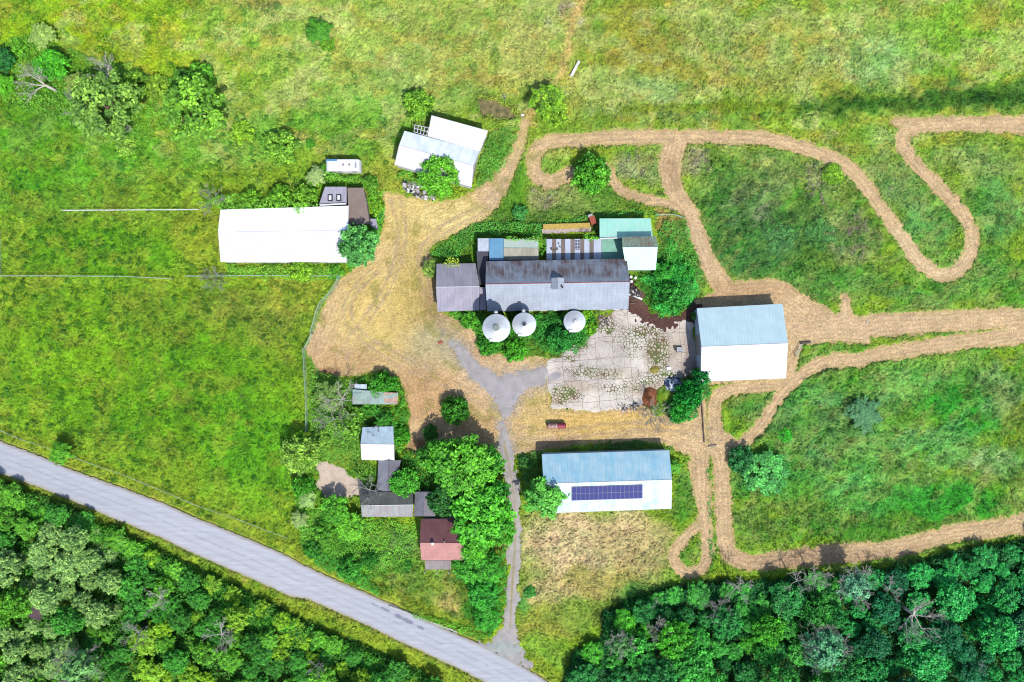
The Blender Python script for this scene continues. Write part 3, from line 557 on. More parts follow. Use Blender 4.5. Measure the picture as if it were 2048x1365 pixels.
# cut straw on the mown ground
n = 110000
x = rng.uniform(600, 2110, n); y = rng.uniform(220, 1180, n); j, i = gidx(x, y); ok = (TRn[j, i] < 0) & (CRn[j, i] > -2) & (CC[j, i] > 0) & (MDn[j, i] > 0); x, y, j, i = x[ok], y[ok], j[ok], i[ok]; n = len(x)
N = np.stack([rng.normal(0, .3, n), rng.normal(0, .3, n), np.ones(n)], 1)
v, f = leaves(np.stack([(x - 1024) / 10, (682.5 - y) / 10, ZT[j, i] + rng.uniform(.02, .1, n)], 1), N, rng.uniform(.35, .9, n), .06)
me = npmesh('cut_straw', v, f); pcol(me, 'cover', np.repeat(CT[j, i] * (1 + rng.normal(0, .1, (n, 3))), 4, 0)); pcol(me, 'tint', np.repeat(rng.uniform(.7, 1.45, n), 4))
tag(link('cut_straw', me, M['straw']), 'dry straw stalks lying on the mown tracks', 'straw', kind='stuff')

def thicket(name, label, poly, h, col, z0=0.0, dens=22, leaf=.34, kind='stuff', cat='undergrowth', seed=0, lump=9.0, var=.3):
    f_ = (H - z0 - h * .5) / H; P = np.array(poly, float); cx, cy = P.mean(0); x0, y0 = P.min(0); x1, y1 = P.max(0)
    n = int((x1 - x0) * (y1 - y0) / 100 * dens); x = rng.uniform(x0 - 4, x1 + 4, n); y = rng.uniform(y0 - 4, y1 + 4, n)
    d = sdist(x, y, P) + (fbm(x, y, 16, 2, seed + 3) - .5) * 16; ok = d < 0; x, y, d = x[ok], y[ok], d[ok]; n = len(x)
    hm = h * (.35 + .9 * fbm(x, y, lump * 1.7, 2, seed + 5)) * sstep(0, -9, d) ** .5
    eps = 1.5
    gxx = (fbm(x + eps, y, lump * 1.7, 2, seed + 5) - fbm(x - eps, y, lump * 1.7, 2, seed + 5)) * h * 3
    gyy = -(fbm(x, y + eps, lump * 1.7, 2, seed + 5) - fbm(x, y - eps, lump * 1.7, 2, seed + 5)) * h * 3
    z = z0 + .06 + hm - rng.random(n) ** 2 * np.minimum(hm, .8)
    N = np.stack([-gxx + rng.normal(0, .5, n), -gyy + rng.normal(0, .5, n), np.ones(n)], 1); s = rng.uniform(.65, 1.3, n)
    v, f = leaves(np.stack([(x - 1024) / 10 * f_, (682.5 - y) / 10 * f_, z], 1), N, leaf * s, leaf * .6 * s)
    me = npmesh(name, v, f); t = (1 - var) + 2 * var * fbm(x, y, 22, 2, seed + 9); pcol(me, 'tint', np.repeat(t * rng.uniform(.7, 1.3, n), 4))
    o = tag(link(name, me, M['leaf']), label, cat, kind=kind); o.color = D(*col); return o

# ------------------------------------------------------------------ trees
M['bark'] = m_plain('bark', D(120, 100, 80), .95, 0, .35, 4, .1, .5)
M['dead'] = m_plain('bleached_wood', D(214, 207, 197), .85, 0, .2, 4, .2, .3)
M['deadg'] = m_plain('grey_wood', D(180, 179, 170), .85, 0, .2, 4, .2, .3)
def crown_mesh(name, R, zc, rz, lobes, per, leaf, lobr, seed, mode='lobe', flat=1.0):
    r = np.random.default_rng(seed); P = []; N = []; T = []
    if mode == 'lobe':
        # centres spread by golden angle over the upper crown
        for k in range(lobes):
            t = (k + .5) / lobes; el = math.asin(max(-.35, 1 - 1.32 * t)); az = k * 2.39996 + r.uniform(-.4, .4)
            q = r.uniform(.62, .98) if k else .6
            q *= 1 if r.random() < .8 else r.uniform(1.0, 1.12)
            c = np.array([math.cos(az) * math.cos(el) * R * q, math.sin(az) * math.cos(el) * R * q, zc + math.sin(el) * rz * q])
            lr = r.uniform(*lobr) * R
            m_ = int(per * (lr / (lobr[1] * R)) ** 1.6); d = r.normal(size=(m_, 3)); d[:, 2] = np.where(r.random(m_) < .75, np.abs(d[:, 2]), d[:, 2]); d /= np.linalg.norm(d, axis=1, keepdims=True)
            bump = 1 + .28 * (vn(d[:, 0] * 3 + k, d[:, 1] * 3 + d[:, 2] * 3, .8, seed) - .5)
            rad = lr * bump[:, None] * (1.12 - r.random((m_, 1)) * .5)
            P.append(c + d * rad * np.array([1, 1, .8]) + r.normal(0, 1, (m_, 3)) * np.where(r.random((m_, 1)) < .2, .22, .05)); N.append(d * .7 + r.normal(0, .7, (m_, 3)) + np.array([0, 0, .3])); T.append(np.full(m_, r.uniform(.68, 1.35)) * r.uniform(.5, 1.55, m_))
    elif mode == 'feather':
        for k in range(lobes):
            az = r.uniform(0, 6.283); el = r.uniform(-.15, 1.35); ln = R * r.uniform(.55, 1.08); m_ = per
            t = r.random(m_) ** .6; d = np.array([math.cos(az) * math.cos(el), math.sin(az) * math.cos(el), math.sin(el) * rz / R])
            c = np.array([0, 0, zc]) + d * ln * t[:, None]; c += r.normal(0, .10 * R, (m_, 3)) * (1.1 - .6 * t[:, None]); c[:, 2] -= .18 * R * t ** 2
            P.append(c); N.append(np.tile(np.array([0, 0, 1.]), (m_, 1)) + d + r.normal(0, .6, (m_, 3))); T.append(np.full(m_, r.uniform(.8, 1.2)) * r.uniform(.7, 1.3, m_))
    P = np.concatenate(P); N = np.concatenate(N); T = np.concatenate(T); s = r.uniform(.7, 1.3, len(P))
    v, f = leaves(P, N, leaf * s, leaf * .62 * s); me = npmesh(name, v, f); pcol(me, 'tint', np.repeat(T, 4)); me.materials.append(M['leaf']); return me
def limb(mb, a, d, ln, r, dep, rnd, n=5, spread=.75, up=.12, kids=(2, 3), bend=.22):
    p = Vector(a); d = Vector(d).normalized(); seg = 3
    for k in range(seg):
        q = p + d * ln / seg; r = max(r, .022); r2 = r * (1 - .42 / seg * 1.2); mb.tube(p, q, r, r2, n, False); p = q; r = r2
        d = (d + Vector([rnd.uniform(-bend, bend) for _ in range(3)]) + Vector((0, 0, up * .3))).normalized()
        if dep > 0 and k < seg - 1 and rnd.random() < .75:
            e = (d + Vector([rnd.uniform(-spread, spread) for _ in range(3)])).normalized(); limb(mb, p, e, ln * .55, r * .55, dep - 1, rnd, max(3, n - 1), spread, up, kids, bend)
    if dep > 0:
        for _ in range(rnd.randint(*kids)):
            e = (d + Vector([rnd.uniform(-spread, spread) for _ in range(3)]) + Vector((0, 0, up))).normalized(); limb(mb, p, e, ln * .68, r * .62, dep - 1, rnd, max(3, n - 1), spread, up, kids, bend)
def trunk_mesh(h, r, seed, limbs=5):
    mb = MB(); rnd = random.Random(seed); mb.tube((0, 0, -.1), (0.05, 0.02, h * .35), r, r * .75, 8); mb.tube((.05, .02, h * .35), (0, .1, h * .7), r * .75, r * .35, 8)
    for k in range(limbs):
        a = k * 6.283 / limbs + rnd.uniform(-.3, .3); z = h * rnd.uniform(.35, .6); limb(mb, (0.03, .03, z), (math.cos(a), math.sin(a), .7), h * .26, r * .4, 1, rnd, 5)
    me = mb.mesh('trunk', True); me.materials.append(M['bark']); return me
PROTO = {}
for kd, n_v in (('round', 4), ('loose', 3), ('feather', 3), ('bush', 4), ('clumpy', 3)):
    PROTO[kd] = []
    for q in range(n_v):
        s = 40 + q * 7 + len(kd)
        if kd == 'round': c = crown_mesh('crown', 3.0, 5.0, 2.6, 64, 125, .42, (.14, .26), s); t = trunk_mesh(6.5, .22, s)
        elif kd == 'loose': c = crown_mesh('crown', 3.2, 5.0, 2.2, 60, 80, .40, (.10, .20), s); t = trunk_mesh(6.5, .2, s, 7)
        elif kd == 'clumpy': c = crown_mesh('crown', 3.1, 5.0, 2.4, 95, 78, .40, (.10, .18), s); t = trunk_mesh(6.5, .22, s, 6)
        elif kd == 'feather': c = crown_mesh('crown', 3.1, 4.2, 2.6, 70, 75, .42, (.2, .3), s, 'feather'); t = trunk_mesh(5.5, .18, s, 6)
        else: c = crown_mesh('crown', 3.0, 1.2, 1.9, 55, 90, .46, (.13, .26), s); t = trunk_mesh(2.2, .14, s, 5)
        PROTO[kd].append((c, t))
HC = {'round': 5.6, 'loose': 5.4, 'feather': 4.8, 'bush': 1.8, 'clumpy': 5.4}
ti = 0
def tree(px, py, rpx, kind, col, label, h=None, group=None, name='tree', cat='tree', sq=1.0):
    kc = 1 - max(0, col[1] - 135) * .0022; col = tuple(v * kc for v in col)
    """px,py: where the crown shows; rpx: crown radius in photo pixels; h: crown height factor"""
    global ti; ti += 1
    c, t = PROTO[kind][ti % len(PROTO[kind])]; s = rpx / 10 / 3.15; hz = h if h else s; zc = HC[kind] * hz
    x, y, _ = W(px, py, zc); f = (H - zc) / H
    o = empty(name, (x, y, 0), label, cat, group); a = (ti * 137.5 % 360) * math.pi / 180
    for nm, me in (('trunk', t), ('crown', c)):
        p = link(nm, me, None, o); p.rotation_euler.z = a; p.scale = (s * f, s * f * sq, hz); p.color = D(*col)
    return o
def dead(px, py, rpx, z, seed, label, mat='dead', lean=(0, 0), dep=3, r=.17, name='dead_tree', n=5, group=None, up=.25, tr=.0):
    x, y, _ = W(px, py, z); o = empty(name, (x, y, 0), label, 'tree', group); rnd = random.Random(seed); R = rpx / 10
    tb = MB(); base = Vector((x - lean[0] * .4, y - lean[1] * .4, 0)); top = Vector((x, y, z * .62)); tb.tube(base, top, r * 1.25, r * .9, 7); tb.build('trunk', M[mat], o, True)
    bb = MB()
    for k in range(n):
        a = k * 6.283 / n + rnd.uniform(-.4, .4); d = Vector((math.cos(a) + lean[0] * .35, math.sin(a) + lean[1] * .35, rnd.uniform(.3, .8)))
        limb(bb, top, d, R * .60, r * .62, dep, rnd, 5, .7, up, (2, 3), .25)
    bb.build('branches', M[mat], o, True); return o

# ------------------------------------------------------------------ buildings
WHITE = D(252, 252, 252, 1.0)
M['wall_white'] = m_plain('painted_board', D(222, 222, 226), .8, 0, .12, 2); M['wall_grey'] = m_plain('weathered_board', D(150, 142, 138), .9, 0, .25, 2)
M['wall_dark'] = m_plain('dark_board', D(95, 84, 78), .9, 0, .3, 2); M['wall_blue'] = m_plain('pale_metal_siding', D(200, 215, 232), .6, 0, .1, 2)
M['wall_green'] = m_plain('green_siding', D(130, 190, 160), .7, 0, .15, 2); M['glass'] = m_plain('window_glass', (.03, .04, .05, 1), .1, 0, .1, 2, .6)
M['door'] = m_plain('door_paint', D(170, 160, 150), .8, 0, .2, 3); M['trim'] = m_plain('white_trim', D(240, 240, 242), .6, 0, .08, 3)
M['rust'] = m_plain('rusty_red', D(178, 84, 66), .8, 0, .35, 5); M['dark'] = m_plain('dark_plastic', D(52, 52, 62), .6, 0, .3, 5)
M['galv'] = m_plain('galvanised', D(190, 196, 200), .45, .35, .15, 4, .5)
def opening(parent, a, b, t, wd, ht, z0, mat, name='door', sub=None):
    a = Vector(a); b = Vector(b); d = (b - a); d.z = 0; L_ = d.length; d.normalize(); c = a + d * (L_ * t); ang = math.atan2(d.y, d.x)
    mb = MB(); mb.box((c.x, c.y, z0 + ht / 2), (wd, .14, ht), ang); o = mb.build(name, mat, parent)
    if name == 'window':
        fr = MB(); n = Vector((-d.y, d.x, 0))
        for dx, dz, sx_, sz_ in ((-wd / 2, 0, .09, ht + .1), (wd / 2, 0, .09, ht + .1), (0, ht / 2, wd, .09), (0, -ht / 2, wd, .09), (0, 0, .05, ht)):
            q = c + d * dx; fr.box((q.x, q.y, z0 + ht / 2 + dz), (sx_, .2, sz_), ang)
        fr.build('frame', M['trim'], o)
    else:
        q = c + d * wd * .38; hb = MB(); hb.box((q.x, q.y, z0 + ht * .48), (.12, .24, .12), ang); hb.build('handle', M['galv'], o)
def inset(pts, d):
    c = sum((Vector((p[0], p[1], 0)) for p in pts), Vector()) / len(pts); out = []
    for p in pts:
        q = Vector((p[0], p[1], 0)); u = (q - c); out.append(q - u.normalized() * d * 1.3)
    return out
def walls(parent, corners, gables, mat, zlow=-.1):
    """corners: world eave points in order [nA,nB,sB,sA]; gables: (rA, rB) ridge points or None"""
    P = inset(corners, .28); z = [c[2] - .12 for c in corners]; mb = MB()
    q = [Vector((p.x, p.y, zz)) for p, zz in zip(P, z)]; lo = [Vector((p.x, p.y, zlow)) for p in P]
    for i in range(4):
        j = (i + 1) % 4
        if gables and i in (1, 3):
            r = Vector(gables[1 if i == 1 else 0]); m_ = (q[i] + q[j]) / 2; dn_ = (q[j] - q[i]); t = (r - q[i]).dot(dn_) / dn_.dot(dn_); k = q[i] + dn_ * t
            mb.face([lo[i], lo[j], q[j], Vector((k.x, k.y, r.z - .14)), q[i]])
        else: mb.face([lo[i], lo[j], q[j], q[i]])
    mb.build('wall', mat, parent); return lo
def gable(name, label, nA, nB, rA, rB, sA, sB, ze, zr, mN, mS, wall, cap=None, cat='building', ze2=None, th=.09, doors=(), windows=(), root=None, ridge_cap=True, zer=None, caps=True):
    ze2 = ze if ze2 is None else ze2
    a, b, c, d, e, f = W(*nA, ze), W(*nB, ze), W(*rA, zr), W(*rB, zr), W(*sA, ze2), W(*sB, ze2)
    cx = (a[0] + b[0] + e[0] + f[0]) / 4; cy = (a[1] + b[1] + e[1] + f[1]) / 4
    o = root or empty(name, (cx, cy, 0), label, cat)
    lo = walls(o, [a, b, f, e], (c, d), wall)
    for pts, m_, nm in (([c, d, b, a], mN, 'roof_slope'), ([c, d, f, e], mS, 'roof_slope')):
        mb = MB(); mb.slab(pts, th); mb.build(nm, m_, o)
    if ridge_cap:
        mb = MB(); mb.tube((c[0], c[1], c[2] + .01), (d[0], d[1], d[2] + .01), .06, .06, 6); mb.build('ridge_cap', cap or mS, o)
    sides = {'n': (lo[0], lo[1]), 'e': (lo[1], lo[2]), 's': (lo[2], lo[3]), 'w': (lo[3], lo[0])}
    for s, t, wd, ht in doors: opening(o, *sides[s], t, wd, ht, 0.0, M['door'])
    for s, t, wd, ht, z0 in windows: opening(o, *sides[s], t, wd, ht, z0, M['glass'], 'window')
    return o
def lean(name, label, hA, hB, lB, lA, zh, zl, m_, wall, cat='shed', th=.08, root=None, doors=(), part='roof', windows=()):
    P = [W(*hA, zh), W(*hB, zh), W(*lB, zl), W(*lA, zl)]
    o = root or empty(name, (sum(p[0] for p in P) / 4, sum(p[1] for p in P) / 4, 0), label, cat)
    if wall is not None:
        lo = walls(o, P, None, wall)
        for i, t, wd, ht in doors: opening(o, lo[i], lo[(i + 1) % 4], t, wd, ht, 0.0, M['door'])
    mb = MB(); mb.slab(P, th); mb.build(part, m_, o); return o
def on_plane(P, u, v):                        # bilinear point on 4 world corners
    P = [Vector(p) for p in P]; return (P[0] * (1 - u) + P[1] * u) * (1 - v) + (P[3] * (1 - u) + P[2] * u) * v

R_white = m_roof('white_sheet_roof', D(250, 253, 255, 1.5), D(232, 244, 250, 1.2), .55, .9, .05, .6, 0, grime=.05)
R_whiteS = m_roof('bright_sheet_roof', D(255, 251, 254, .80), D(240, 238, 246), .5, .6, .12, .6, 0, grime=.04)
R_pale = m_roof('pale_blue_sheet_roof', D(204, 232, 240), D(186, 216, 228), .35, .6, .10, .5, 0, grime=.07)
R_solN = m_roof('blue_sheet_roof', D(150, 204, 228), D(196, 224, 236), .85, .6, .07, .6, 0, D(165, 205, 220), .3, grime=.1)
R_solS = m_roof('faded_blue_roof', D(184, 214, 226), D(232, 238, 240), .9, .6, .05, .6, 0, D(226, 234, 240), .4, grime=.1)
R_mint = m_roof('mint_sheet_roof', D(172, 240, 220), D(206, 246, 228), .6, .5, .10, .6, 0, D(150, 120, 95), -.25, grime=.08)
R_mintS = m_roof('mint_shingle_roof', D(206, 250, 228), D(190, 240, 220), .5, .5, .08, .6, 0, D(196, 225, 180), .05, rows=.5, grime=.07)
R_mintN = m_roof('mint_littered_roof', D(160, 225, 200), D(128, 105, 88), .9, .5, .1, .7, 0, D(120, 98, 84), .9, psc=.05, grime=.1)
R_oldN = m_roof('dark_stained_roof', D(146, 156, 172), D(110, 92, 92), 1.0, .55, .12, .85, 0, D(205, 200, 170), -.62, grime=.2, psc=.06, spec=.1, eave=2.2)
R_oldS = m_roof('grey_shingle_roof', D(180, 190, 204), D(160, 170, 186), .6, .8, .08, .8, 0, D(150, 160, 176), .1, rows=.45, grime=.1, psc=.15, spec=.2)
R_greyA = m_roof('grey_sheet_roof', D(164, 162, 174), D(138, 134, 146), .7, .7, .08, .8, 0, grime=.1, spec=.2)
R_greyB = m_roof('pale_grey_sheet_roof', D(176, 172, 188), D(150, 146, 162), .6, .7, .08, .8, 0, D(120, 116, 130), .02, grime=.1, psc=.1, spec=.2)
R_brown = m_roof('brown_flat_roof', D(150, 134, 126), D(136, 120, 112), .5, 0, 0, .9, 0, grime=.12, spec=.1)
R_dark = m_roof('dark_flat_roof', D(92, 92, 102), D(76, 74, 82), .6, 0, 0, .9, 0, grime=.2, spec=.1)
R_blueS = m_roof('bright_blue_roof', D(100, 160, 198), D(130, 180, 210), .5, .5, .1, .6, 0, grime=.1)
R_cream = m_roof('pale_cream_roof', D(208, 224, 210), D(190, 205, 190), .5, .5, .06, .7, 0, grime=.08)
R_creamD = m_roof('streaked_cream_roof', D(178, 178, 160), D(130, 125, 110), .7, .35, .2, .8, 0, grime=.12)
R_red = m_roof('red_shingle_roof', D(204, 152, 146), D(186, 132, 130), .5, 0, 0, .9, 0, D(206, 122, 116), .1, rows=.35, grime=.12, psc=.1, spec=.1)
R_redN = m_roof('shaded_red_shingle_roof', D(146, 100, 102), D(122, 82, 88), .6, 0, 0, .9, 0, D(150, 80, 80), .1, rows=.35, grime=.15, psc=.1, spec=.1)  # north copy of the red shingles, darkened in colour to read as shade
R_porch = m_roof('weathered_board_roof', D(170, 158, 158), D(140, 130, 130), .7, .3, .25, .9, 0, grime=.15, spec=.1)
R_rgreen = m_roof('green_grey_roof', D(150, 182, 174), D(130, 120, 112), .6, .5, .08, .7, 0, D(170, 110, 84), .12, grime=.15, psc=.3)
R_rrust = m_roof('rusted_sheet_roof', D(196, 170, 155), D(164, 104, 80), .9, .5, .1, .8, 0, D(150, 96, 76), .3, grime=.15, psc=.3)
R_hseN = m_roof('dark_grey_roof', D(118, 122, 116), D(96, 94, 92), .7, .6, .12, .9, 0, grime=.2, spec=.1)  # north slope in a darker grey than the south one
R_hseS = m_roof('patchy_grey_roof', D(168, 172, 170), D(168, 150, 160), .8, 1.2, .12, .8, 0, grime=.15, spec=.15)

# long white barn on the left
bA = gable('barn', 'long barn with a blinding white metal roof at the edge of the pasture', (441, 420), (697, 412), (436, 465), (696, 461), (441, 524.5), (693, 524.5), 3.4, 4.4, R_white, R_whiteS, M['wall_white'],
      doors=(('w', .5, 3.2, 2.6), ('s', .3, 3, 2.4)), windows=tuple(('s', t, 1.3, .9, 1.3) for t in (.12, .5, .62, .75, .88)) + tuple(('n', t, 1.3, .9, 1.3) for t in (.2, .4, .6, .8)))
o = lean('shed', 'grey shed roof with two dark skylights behind the long white barn', (650, 374), (693, 374), (693, 409), (638, 410), 3.2, 2.7, R_greyB, M['wall_grey'], doors=((0, .5, 1.1, 2),), )
P = [W(650, 374, 3.2), W(693, 374, 3.2), W(693, 409, 2.7), W(638, 410, 2.7)]
for u in (.36, .70):
    c = on_plane(P, u, .62); mb = MB(); mb.box((c.x, c.y, c.z + .1), (.95, 1.35, .2)); s_ = mb.build('skylight', M['dark'], o)
    mb = MB(); mb.box((c.x, c.y, c.z + .215), (.5, .85, .03)); mb.build('pane', M['trim'], s_)
mb = MB(); a = Vector(W(640, 411, 2.9)); b2 = Vector(W(692, 408, 2.9)); mb.box(((a.x + b2.x) / 2, (a.y + b2.y) / 2, 3.0), ((b2 - a).length, .3, .12), math.atan2(b2.y - a.y, b2.x - a.x)); mb.build('flashing', M['trim'], o)
lean('shed', 'flat brown shed roof between the white barn and the straw yard', (695, 376), (727, 376), (740, 448), (697, 450), 2.9, 2.7, R_brown, M['wall_grey'], doors=((1, .3, 1.2, 2),))
lean('shed', 'small grey annex roof at the corner of the flat brown shed', (740, 438), (752, 438), (756, 460), (741, 452), 2.2, 2.0, R_greyB, M['wall_grey'], doors=((1, .5, .9, 1.8),))

# tilted three-roof barn
o = gable('barn', 'tilted white and pale grey roofed barn with a tree against its south eave', (809, 262), (959, 302), (798, 291), (947, 332), (789, 329.5), (943, 374.5), 3.2, 4.2, m_roof('dull_white_roof', D(238, 246, 250, 1.2), D(205, 220, 232), .6, .6, .10, .5, 0, D(160, 170, 176), -.3, grime=.08, psc=.08), R_whiteS, M['wall_white'], doors=(('e', .5, 3, 2.6), ('w', .5, 2.6, 2.4)), windows=(('s', .2, 1.2, .8, 1.3), ('s', .5, 1.2, .8, 1.3)))
o = lean('barn', 'wide white single pitch roof north of the tilted barn', (863, 231), (976, 262), (960, 303), (855, 273), 4.2, 3.3, R_whiteS, M['wall_white'], 'building', doors=((1, .5, 2.2, 2.3),))
o = empty('roof_frame', W(842, 262, 0), 'bare timber rafters of a collapsed roof beside the tilted white barn', 'roof frame')
Q = [W(830, 250, 3.3), W(857, 256, 3.3), W(853, 272, 3.2), (W(828, 264, 3.2))]
for t in (0, .25, .5, .75, 1):
    mb = MB(); mb.tube(on_plane(Q, t, 0), on_plane(Q, t, 1), .07, .07, 4); mb.build('rafter', M['trim'], o)
for t in (0, .5, 1):
    mb = MB(); mb.tube(on_plane(Q, 0, t), on_plane(Q, 1, t), .06, .06, 4); mb.build('beam', M['trim'], o)
for u, v in ((0, 0), (1, 0), (1, 1), (0, 1)):
    p = on_plane(Q, u, v); mb = MB(); mb.box((p.x, p.y, p.z / 2), (.16, .16, p.z)); mb.build('post', M['wall_grey'], o)

# caravan
o = empty('caravan', W(688, 331, 0), 'small white caravan with two roof vents at the edge of the bushes', 'caravan')
P = [W(650, 319, 2.5), W(719, 319.5, 2.5), W(719, 343, 2.5), W(652, 342, 2.5)]
mb = MB(); c = on_plane(P, .5, .5); Lx = (Vector(P[1]) - Vector(P[0])).length; Ly = (Vector(P[3]) - Vector(P[0])).length
n0 = len(mb.v); body = MB()
prof = [(-.5, .55), (-.5, 1.9), (-.46, 2.3), (-.40, 2.5), (.42, 2.5), (.48, 2.25), (.5, 1.6), (.5, .55)]
for sgn in (-1, 1):
    pts = [(c.x + q * Lx, c.y + sgn * Ly / 2, z) for q, z in prof]; body.face(pts if sgn < 0 else pts[::-1])
for (q1, z1), (q2, z2) in zip(prof, prof[1:] + prof[:1]):
    body.face([(c.x + q1 * Lx, c.y - Ly / 2, z1), (c.x + q1 * Lx, c.y + Ly / 2, z1), (c.x + q2 * Lx, c.y + Ly / 2, z2), (c.x + q2 * Lx, c.y - Ly / 2, z2)])
body.build('body', m_plain('caravan_white', D(250, 250, 252), .4, 0, .05, 2), o)
for dx in (.02, .2):
    mb = MB(); mb.tube((c.x + dx * Lx, c.y + .1, 2.5), (c.x + dx * Lx, c.y + .1, 2.62), .22, .2, 12); mb.build('roof_vent', M['wall_grey'], o)
mb = MB(); mb.box((c.x + .38 * Lx, c.y, 2.52), (.35, 1.1, .06)); mb.build('roof_hatch', M['galv'], o)
mb = MB(); mb.box((c.x - .32 * Lx, c.y + Ly * .43, 2.53), (2.2, .35, .05)); mb.build('tarp', m_plain('blue_tarp', D(90, 150, 200), .7, 0, .2, 4), o)
for dx in (-.1, .1):
    for sg in (-1, 1):
        mb = MB(); mb.tube((c.x + dx * Lx, c.y + sg * Ly * .5, .35), (c.x + dx * Lx, c.y + sg * Ly * .42, .35), .35, .35, 14); wh = mb.build('wheel', M['dark'], o)
mb = MB(); mb.box((c.x + .1 * Lx, c.y - Ly / 2 - .02, 1.45), (.75, .08, 1.6)); mb.build('door', M['trim'], o)
for dx in (-.3, -.1, .33):
    mb = MB(); mb.box((c.x + dx * Lx, c.y - Ly / 2 - .01, 1.75), (.8, .06, .55)); mb.build('window', M['glass'], o)

# long central barn
bm = gable('barn', 'long grey central barn with a stained dark north roof slope and a small crossing gable', (972, 523), (1253.6, 518), (971, 569), (1259.5, 564), (974.4, 623), (1256.6, 619), 4.8, 7.3, R_oldN, R_oldS, M['wall_dark'], cap=M['rust'],
      doors=(('e', .35, 2.6, 2.8), ('s', .86, 2.6, 2.6), ('w', .5, 2.4, 2.5)), windows=tuple(('s', t, 1.1, .9, 1.6) for t in (.06, .16, .5, .6, .7)) + (('e', .75, 1, .9, 1.6), ('e', .5, 1, 1, 4.6)))
# crossing gable on the ridge
z0, z1 = 7.1, 8.3
qa, qb, qc, qd = W(1103.5, 556, z1 - .1), W(1128.5, 556, z1 - .1), W(1128.5, 578, z1 - .5), W(1103.5, 578, z1 - .5)
cp = Vector(W(1116, 567, z1)); mb = MB(); hx = 1.2; hy = 1.1
for sx_ in (-1, 1):
    mb.slab([(cp.x, cp.y + hy, z1), (cp.x, cp.y - hy, z1), (cp.x + sx_ * hx, cp.y - hy, z1 - 1.0), (cp.x + sx_ * hx, cp.y + hy, z1 - 1.0)], .06)
cu = MB(); cu.box((cp.x, cp.y, 6.9), (1.9, 1.8, 1.2))
for s in (-1, 1): cu.face([(cp.x - .95, cp.y + s * .9, 7.5), (cp.x + .95, cp.y + s * .9, 7.5), (cp.x, cp.y + s * .9, 8.2)])
du = cu.build('dormer', M['wall_dark'], bm); mb.build('dormer_roof', R_oldS, du)
hb_ = MB(); hb_.box((cp.x + .75, cp.y - .5, z1 - .52), (.35, .8, .06), .5, -.8); hb_.build('hole', M['dark'], du)
for u in (0.475, 0.56):
    pass
gable('barn', 'low grey barn with a light ridge line, west of the long central barn', (873, 528), (951, 527), (872, 574.5), (959, 573.5), (875, 624), (958, 621), 3.3, 4.6, R_greyA, R_greyB, M['wall_grey'], cap=M['trim'],
      doors=(('w', .5, 3, 2.6),), windows=(('n', .3, 1.1, .8, 1.3), ('s', .3, 1.1, .8, 1.3)))
lean('shed', 'narrow dark roofed link joining the low grey barn to the long barn', (953, 503), (978, 503), (971, 570), (957, 570), 3.0, 3.0, R_dark, M['wall_grey'], doors=((0, .4, .9, 1.9),))
lean('shed', 'narrow dull roof strip between the silos and the low grey barn', (959, 575), (971, 575), (972, 620), (959, 621), 3.7, 3.2, R_greyB, M['wall_grey'], doors=((2, .5, .8, 1.9),))
lean('shed', 'small pale sheet roofed lean-to north of the long barn, left of the blue strip', (955.5, 477), (978, 477), (978, 503), (955.5, 503), 3.1, 3.3, m_roof('pale_sheet', D(204, 212, 226), D(180, 190, 205), .5, .5, .1, .6), M['wall_white'], doors=((0, .5, .9, 1.9),))
lean('shed', 'bright blue sheet roofed lean-to north of the long barn', (978.5, 477), (1007, 477), (1007, 521), (978.5, 521), 3.4, 3.7, R_blueS, M['wall_blue'], doors=((0, .5, 1.2, 2),))
gable('shed', 'cream roofed lean-to with a streaked lower half north of the long barn', (1007.5, 478), (1076, 480), (1007.5, 496.5), (1077, 497), (1007.5, 521), (1077, 520), 3.0, 3.6, R_cream, R_creamD, M['wall_grey'], cat='shed', doors=(('n', .5, 1.2, 2),), windows=(('n', .2, 1, .7, 1.2),))
# striped roof: alternating translucent and metal sheets, each one a part
o = empty('shed', W(1148, 499, 0), 'lean-to with white and brown striped sheet roof and a slatted opening', 'shed')
RS_w = m_roof('white_strip', D(196, 208, 228), D(220, 226, 236), .5, .4, .05, .6, 0, grime=.08); RS_b = m_roof('brown_strip', D(138, 122, 116), D(112, 100, 98), .6, .4, .12, .85, 0, grime=.12)
xs = [1093, 1104, 1112.5, 1122, 1130.5, 1141, 1149.5, 1160.5, 1168.5, 1179, 1187.5, 1203]; 
lo = walls(o, [W(1094, 478.5, 2.2), W(1203, 478.5, 2.2), W(1203, 519, 2.5), W(1094, 520, 2.5)], None, M['wall_grey'])
for k in range(len(xs) - 1):
    za = 2.2 + (.012 if k % 2 else 0)
    mb = MB(); mb.slab([W(xs[k], 478.5, za), W(xs[k + 1], 478.5, za), W(xs[k + 1], 520, za + .3), W(xs[k], 520, za + .3)], .05, (k * 1.3, 0)); mb.build('roof_sheet', RS_b if k % 2 else RS_w, o)
for r_ in range(7):
    for q in (0, 1):
        p = Vector(W(1152.5 + q * 5.2, 481.5 + r_ * 2.9, 2.26 + r_ * .021)); mb = MB(); mb.box((p.x, p.y, p.z + .02), (.40, .15, .03)); mb.build('slot', M['dark'], o)
opening(o, lo[0], lo[1], .4, 1.6, 2.1, 0, M['door'])
for (px, py, w_, h_) in ((1103, 498, .4, .5), (1109, 500, .5, .25), (1114, 498, .3, .5), (1120, 494, .2, .4), (1106, 489, .2, .2), (1117, 487, .2, .3)):
    p = W(px, py, 2.24 + (py - 478) * .0075); mb = MB(); mb.box((p[0], p[1], p[2] + .03), (w_, h_, .04), .3); mb.build('rust_patch', M['wall_dark'], o)
